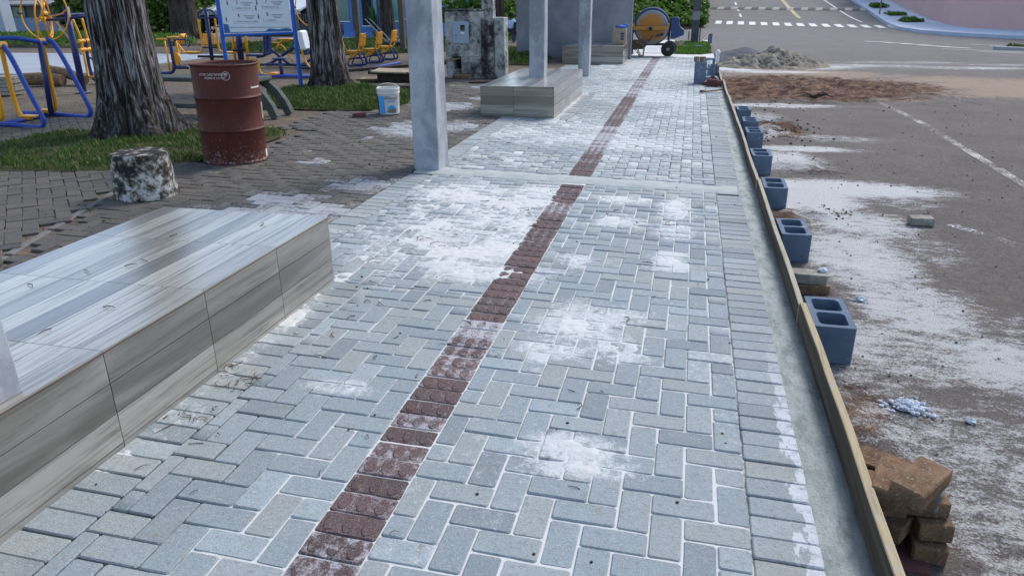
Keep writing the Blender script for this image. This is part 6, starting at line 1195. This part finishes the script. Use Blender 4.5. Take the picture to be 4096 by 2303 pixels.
# shovel, half block, stakes, boards beyond the turf
sv = thing('shovel', 'old shovel with a pale handle lying on the bright turf', 'shovel', (-.42, 25.3, .05), 0); MB().tube([(.05, -.1, .02), (.42, -1.5, .02)], .018, 8).build('handle', M['woodpale'], sv)
mb = MB(); mb.add([(-.13, -.05, .03), (.0, -.12, .0), (.13, .0, .04), (.16, .25, .12), (.02, .36, .08), (-.12, .25, .15), (0.02, .1, .09)], [(0, 1, 6), (1, 2, 6), (2, 3, 6), (3, 4, 6), (4, 5, 6), (5, 0, 6)]); mb.build('blade', M['rust'], sv)
hb_block('broken half block on the turf below the utility pole', .19, 24.15, .02, (math.pi / 2, 0, 0), block_mesh('half_block', .19, .2, .19, .03, 'block', 1), None)
for x, y, h, lb in ((-.15, 29.5, .30, 'short iron stake left of the utility pole'), (.24, 28.6, .45, 'tall iron stake right of the utility pole'), (-.9, 29.3, .2, 'low iron stake behind the motor of the mixer')):
    tag(MB().tube([(0, 0, 0), (0, 0, h)], .022, 7).build('iron_stake', M['rust'], loc=(x, y, .0)), lb, 'stake')
mb = MB(); mb.box((0, 0, .15), (.14, .19, .33), ch=.005); tag(mb.build('upright_block', M['block'], loc=(.60, 28.25, -.03)), 'upright grey block propping boards beyond the turf', 'concrete block')
for dy, lb in ((-.05, 'nearer sloping board resting on the upright block'), (.12, 'farther dark sloping board resting on the upright block')):
    m2 = MB(); m2.tube([(.20, 26.9 + dy * 3, .03), (.58, 28.3 + dy, .335)], .025, 4); tag(m2.build('sloping_board', M['woodpale'] if dy < 0 else M['wooddark']), lb, 'board')

# ---- seated person far behind
pe = thing('person', 'person in a pale blue shirt sitting with back turned', 'person', (-6.1, 26.0, .46)); 
def skin(name, J, E_, rad, mat, par, root=0):
    me = bpy.data.meshes.new(name); me.from_pydata(J, E_, []); o = bpy.data.objects.new(name, me); COL.objects.link(o); o.parent = par; me.materials.append(mat)
    md = o.modifiers.new('Skin', 'SKIN'); md.use_smooth_shade = True
    for i, r in enumerate(rad): sv_ = me.skin_vertices[0].data[i]; sv_.radius = (r, r); sv_.use_root = (i == root)
    ss = o.modifiers.new('Sub', 'SUBSURF'); ss.levels = 1; ss.render_levels = 2; return o
J = [(0, 0, .08), (0, .0, .22), (0, .02, .34), (0, .03, .40), (0, .05, .50), (-.11, .02, .33), (-.14, .06, .20), (-.05, .18, .14), (.11, .02, .33), (.17, .10, .27), (.28, .14, .29), (-.07, .05, .06), (.02, .28, .10), (.10, .26, -.02), (.08, .05, .06), (.25, .12, .16), (.30, .06, .03), (.02, .22, .12), (.34, .13, .295)]
E_ = [(0, 1), (1, 2), (2, 3), (3, 4), (2, 5), (5, 6), (6, 7), (2, 8), (8, 9), (9, 10), (0, 11), (11, 12), (12, 13), (0, 14), (14, 15), (15, 16), (7, 17), (10, 18)]
skin('body', J, E_, [.09, .085, .09, .038, .075, .045, .032, .024, .045, .032, .024, .07, .05, .035, .07, .05, .035, .015, .015], M['skin'], pe)
skin('shirt', [(0, 0, .06), (0, -.002, .2), (0, .018, .335), (-.11, .015, .335), (-.135, .05, .23), (.11, .015, .335), (.155, .08, .28)], [(0, 1), (1, 2), (2, 3), (3, 4), (2, 5), (5, 6)], [.105, .102, .10, .056, .045, .056, .045], M['shirt'], pe)
skin('trousers', [(0, 0, .06), (-.07, .05, .06), (.02, .28, .10), (.09, .262, .0), (.08, .05, .06), (.25, .12, .16), (.29, .07, .05)], [(0, 1), (1, 2), (2, 3), (0, 4), (4, 5), (5, 6)], [.10, .082, .062, .045, .082, .062, .045], M['trousers'], pe)
mb = MB(); rock(mb, (0, .04, .535), .098, 2, .92); mb.build('hair', M['hair'], pe, smooth=True)
bs = thing('beam_seat', 'dark plank seat on a blue post under the seated person', 'bench', (-6.05, 26.1, .1)); MB().box((.05, 0, .335), (.55, .28, .045), ch=.008).build('plank', M['wooddark'], bs); MB().tube([(.03, 0, -.05), (.03, 0, .32)], .05, 8).build('post', NV, bs); MB().box((.22, .55, .62), (.30, .05, .06), ch=.01).build('rail', M['wooddark'], bs); MB().tube([(.22, .55, 0), (.22, .55, .6)], .03, 6).build('rail_post', NV, bs)
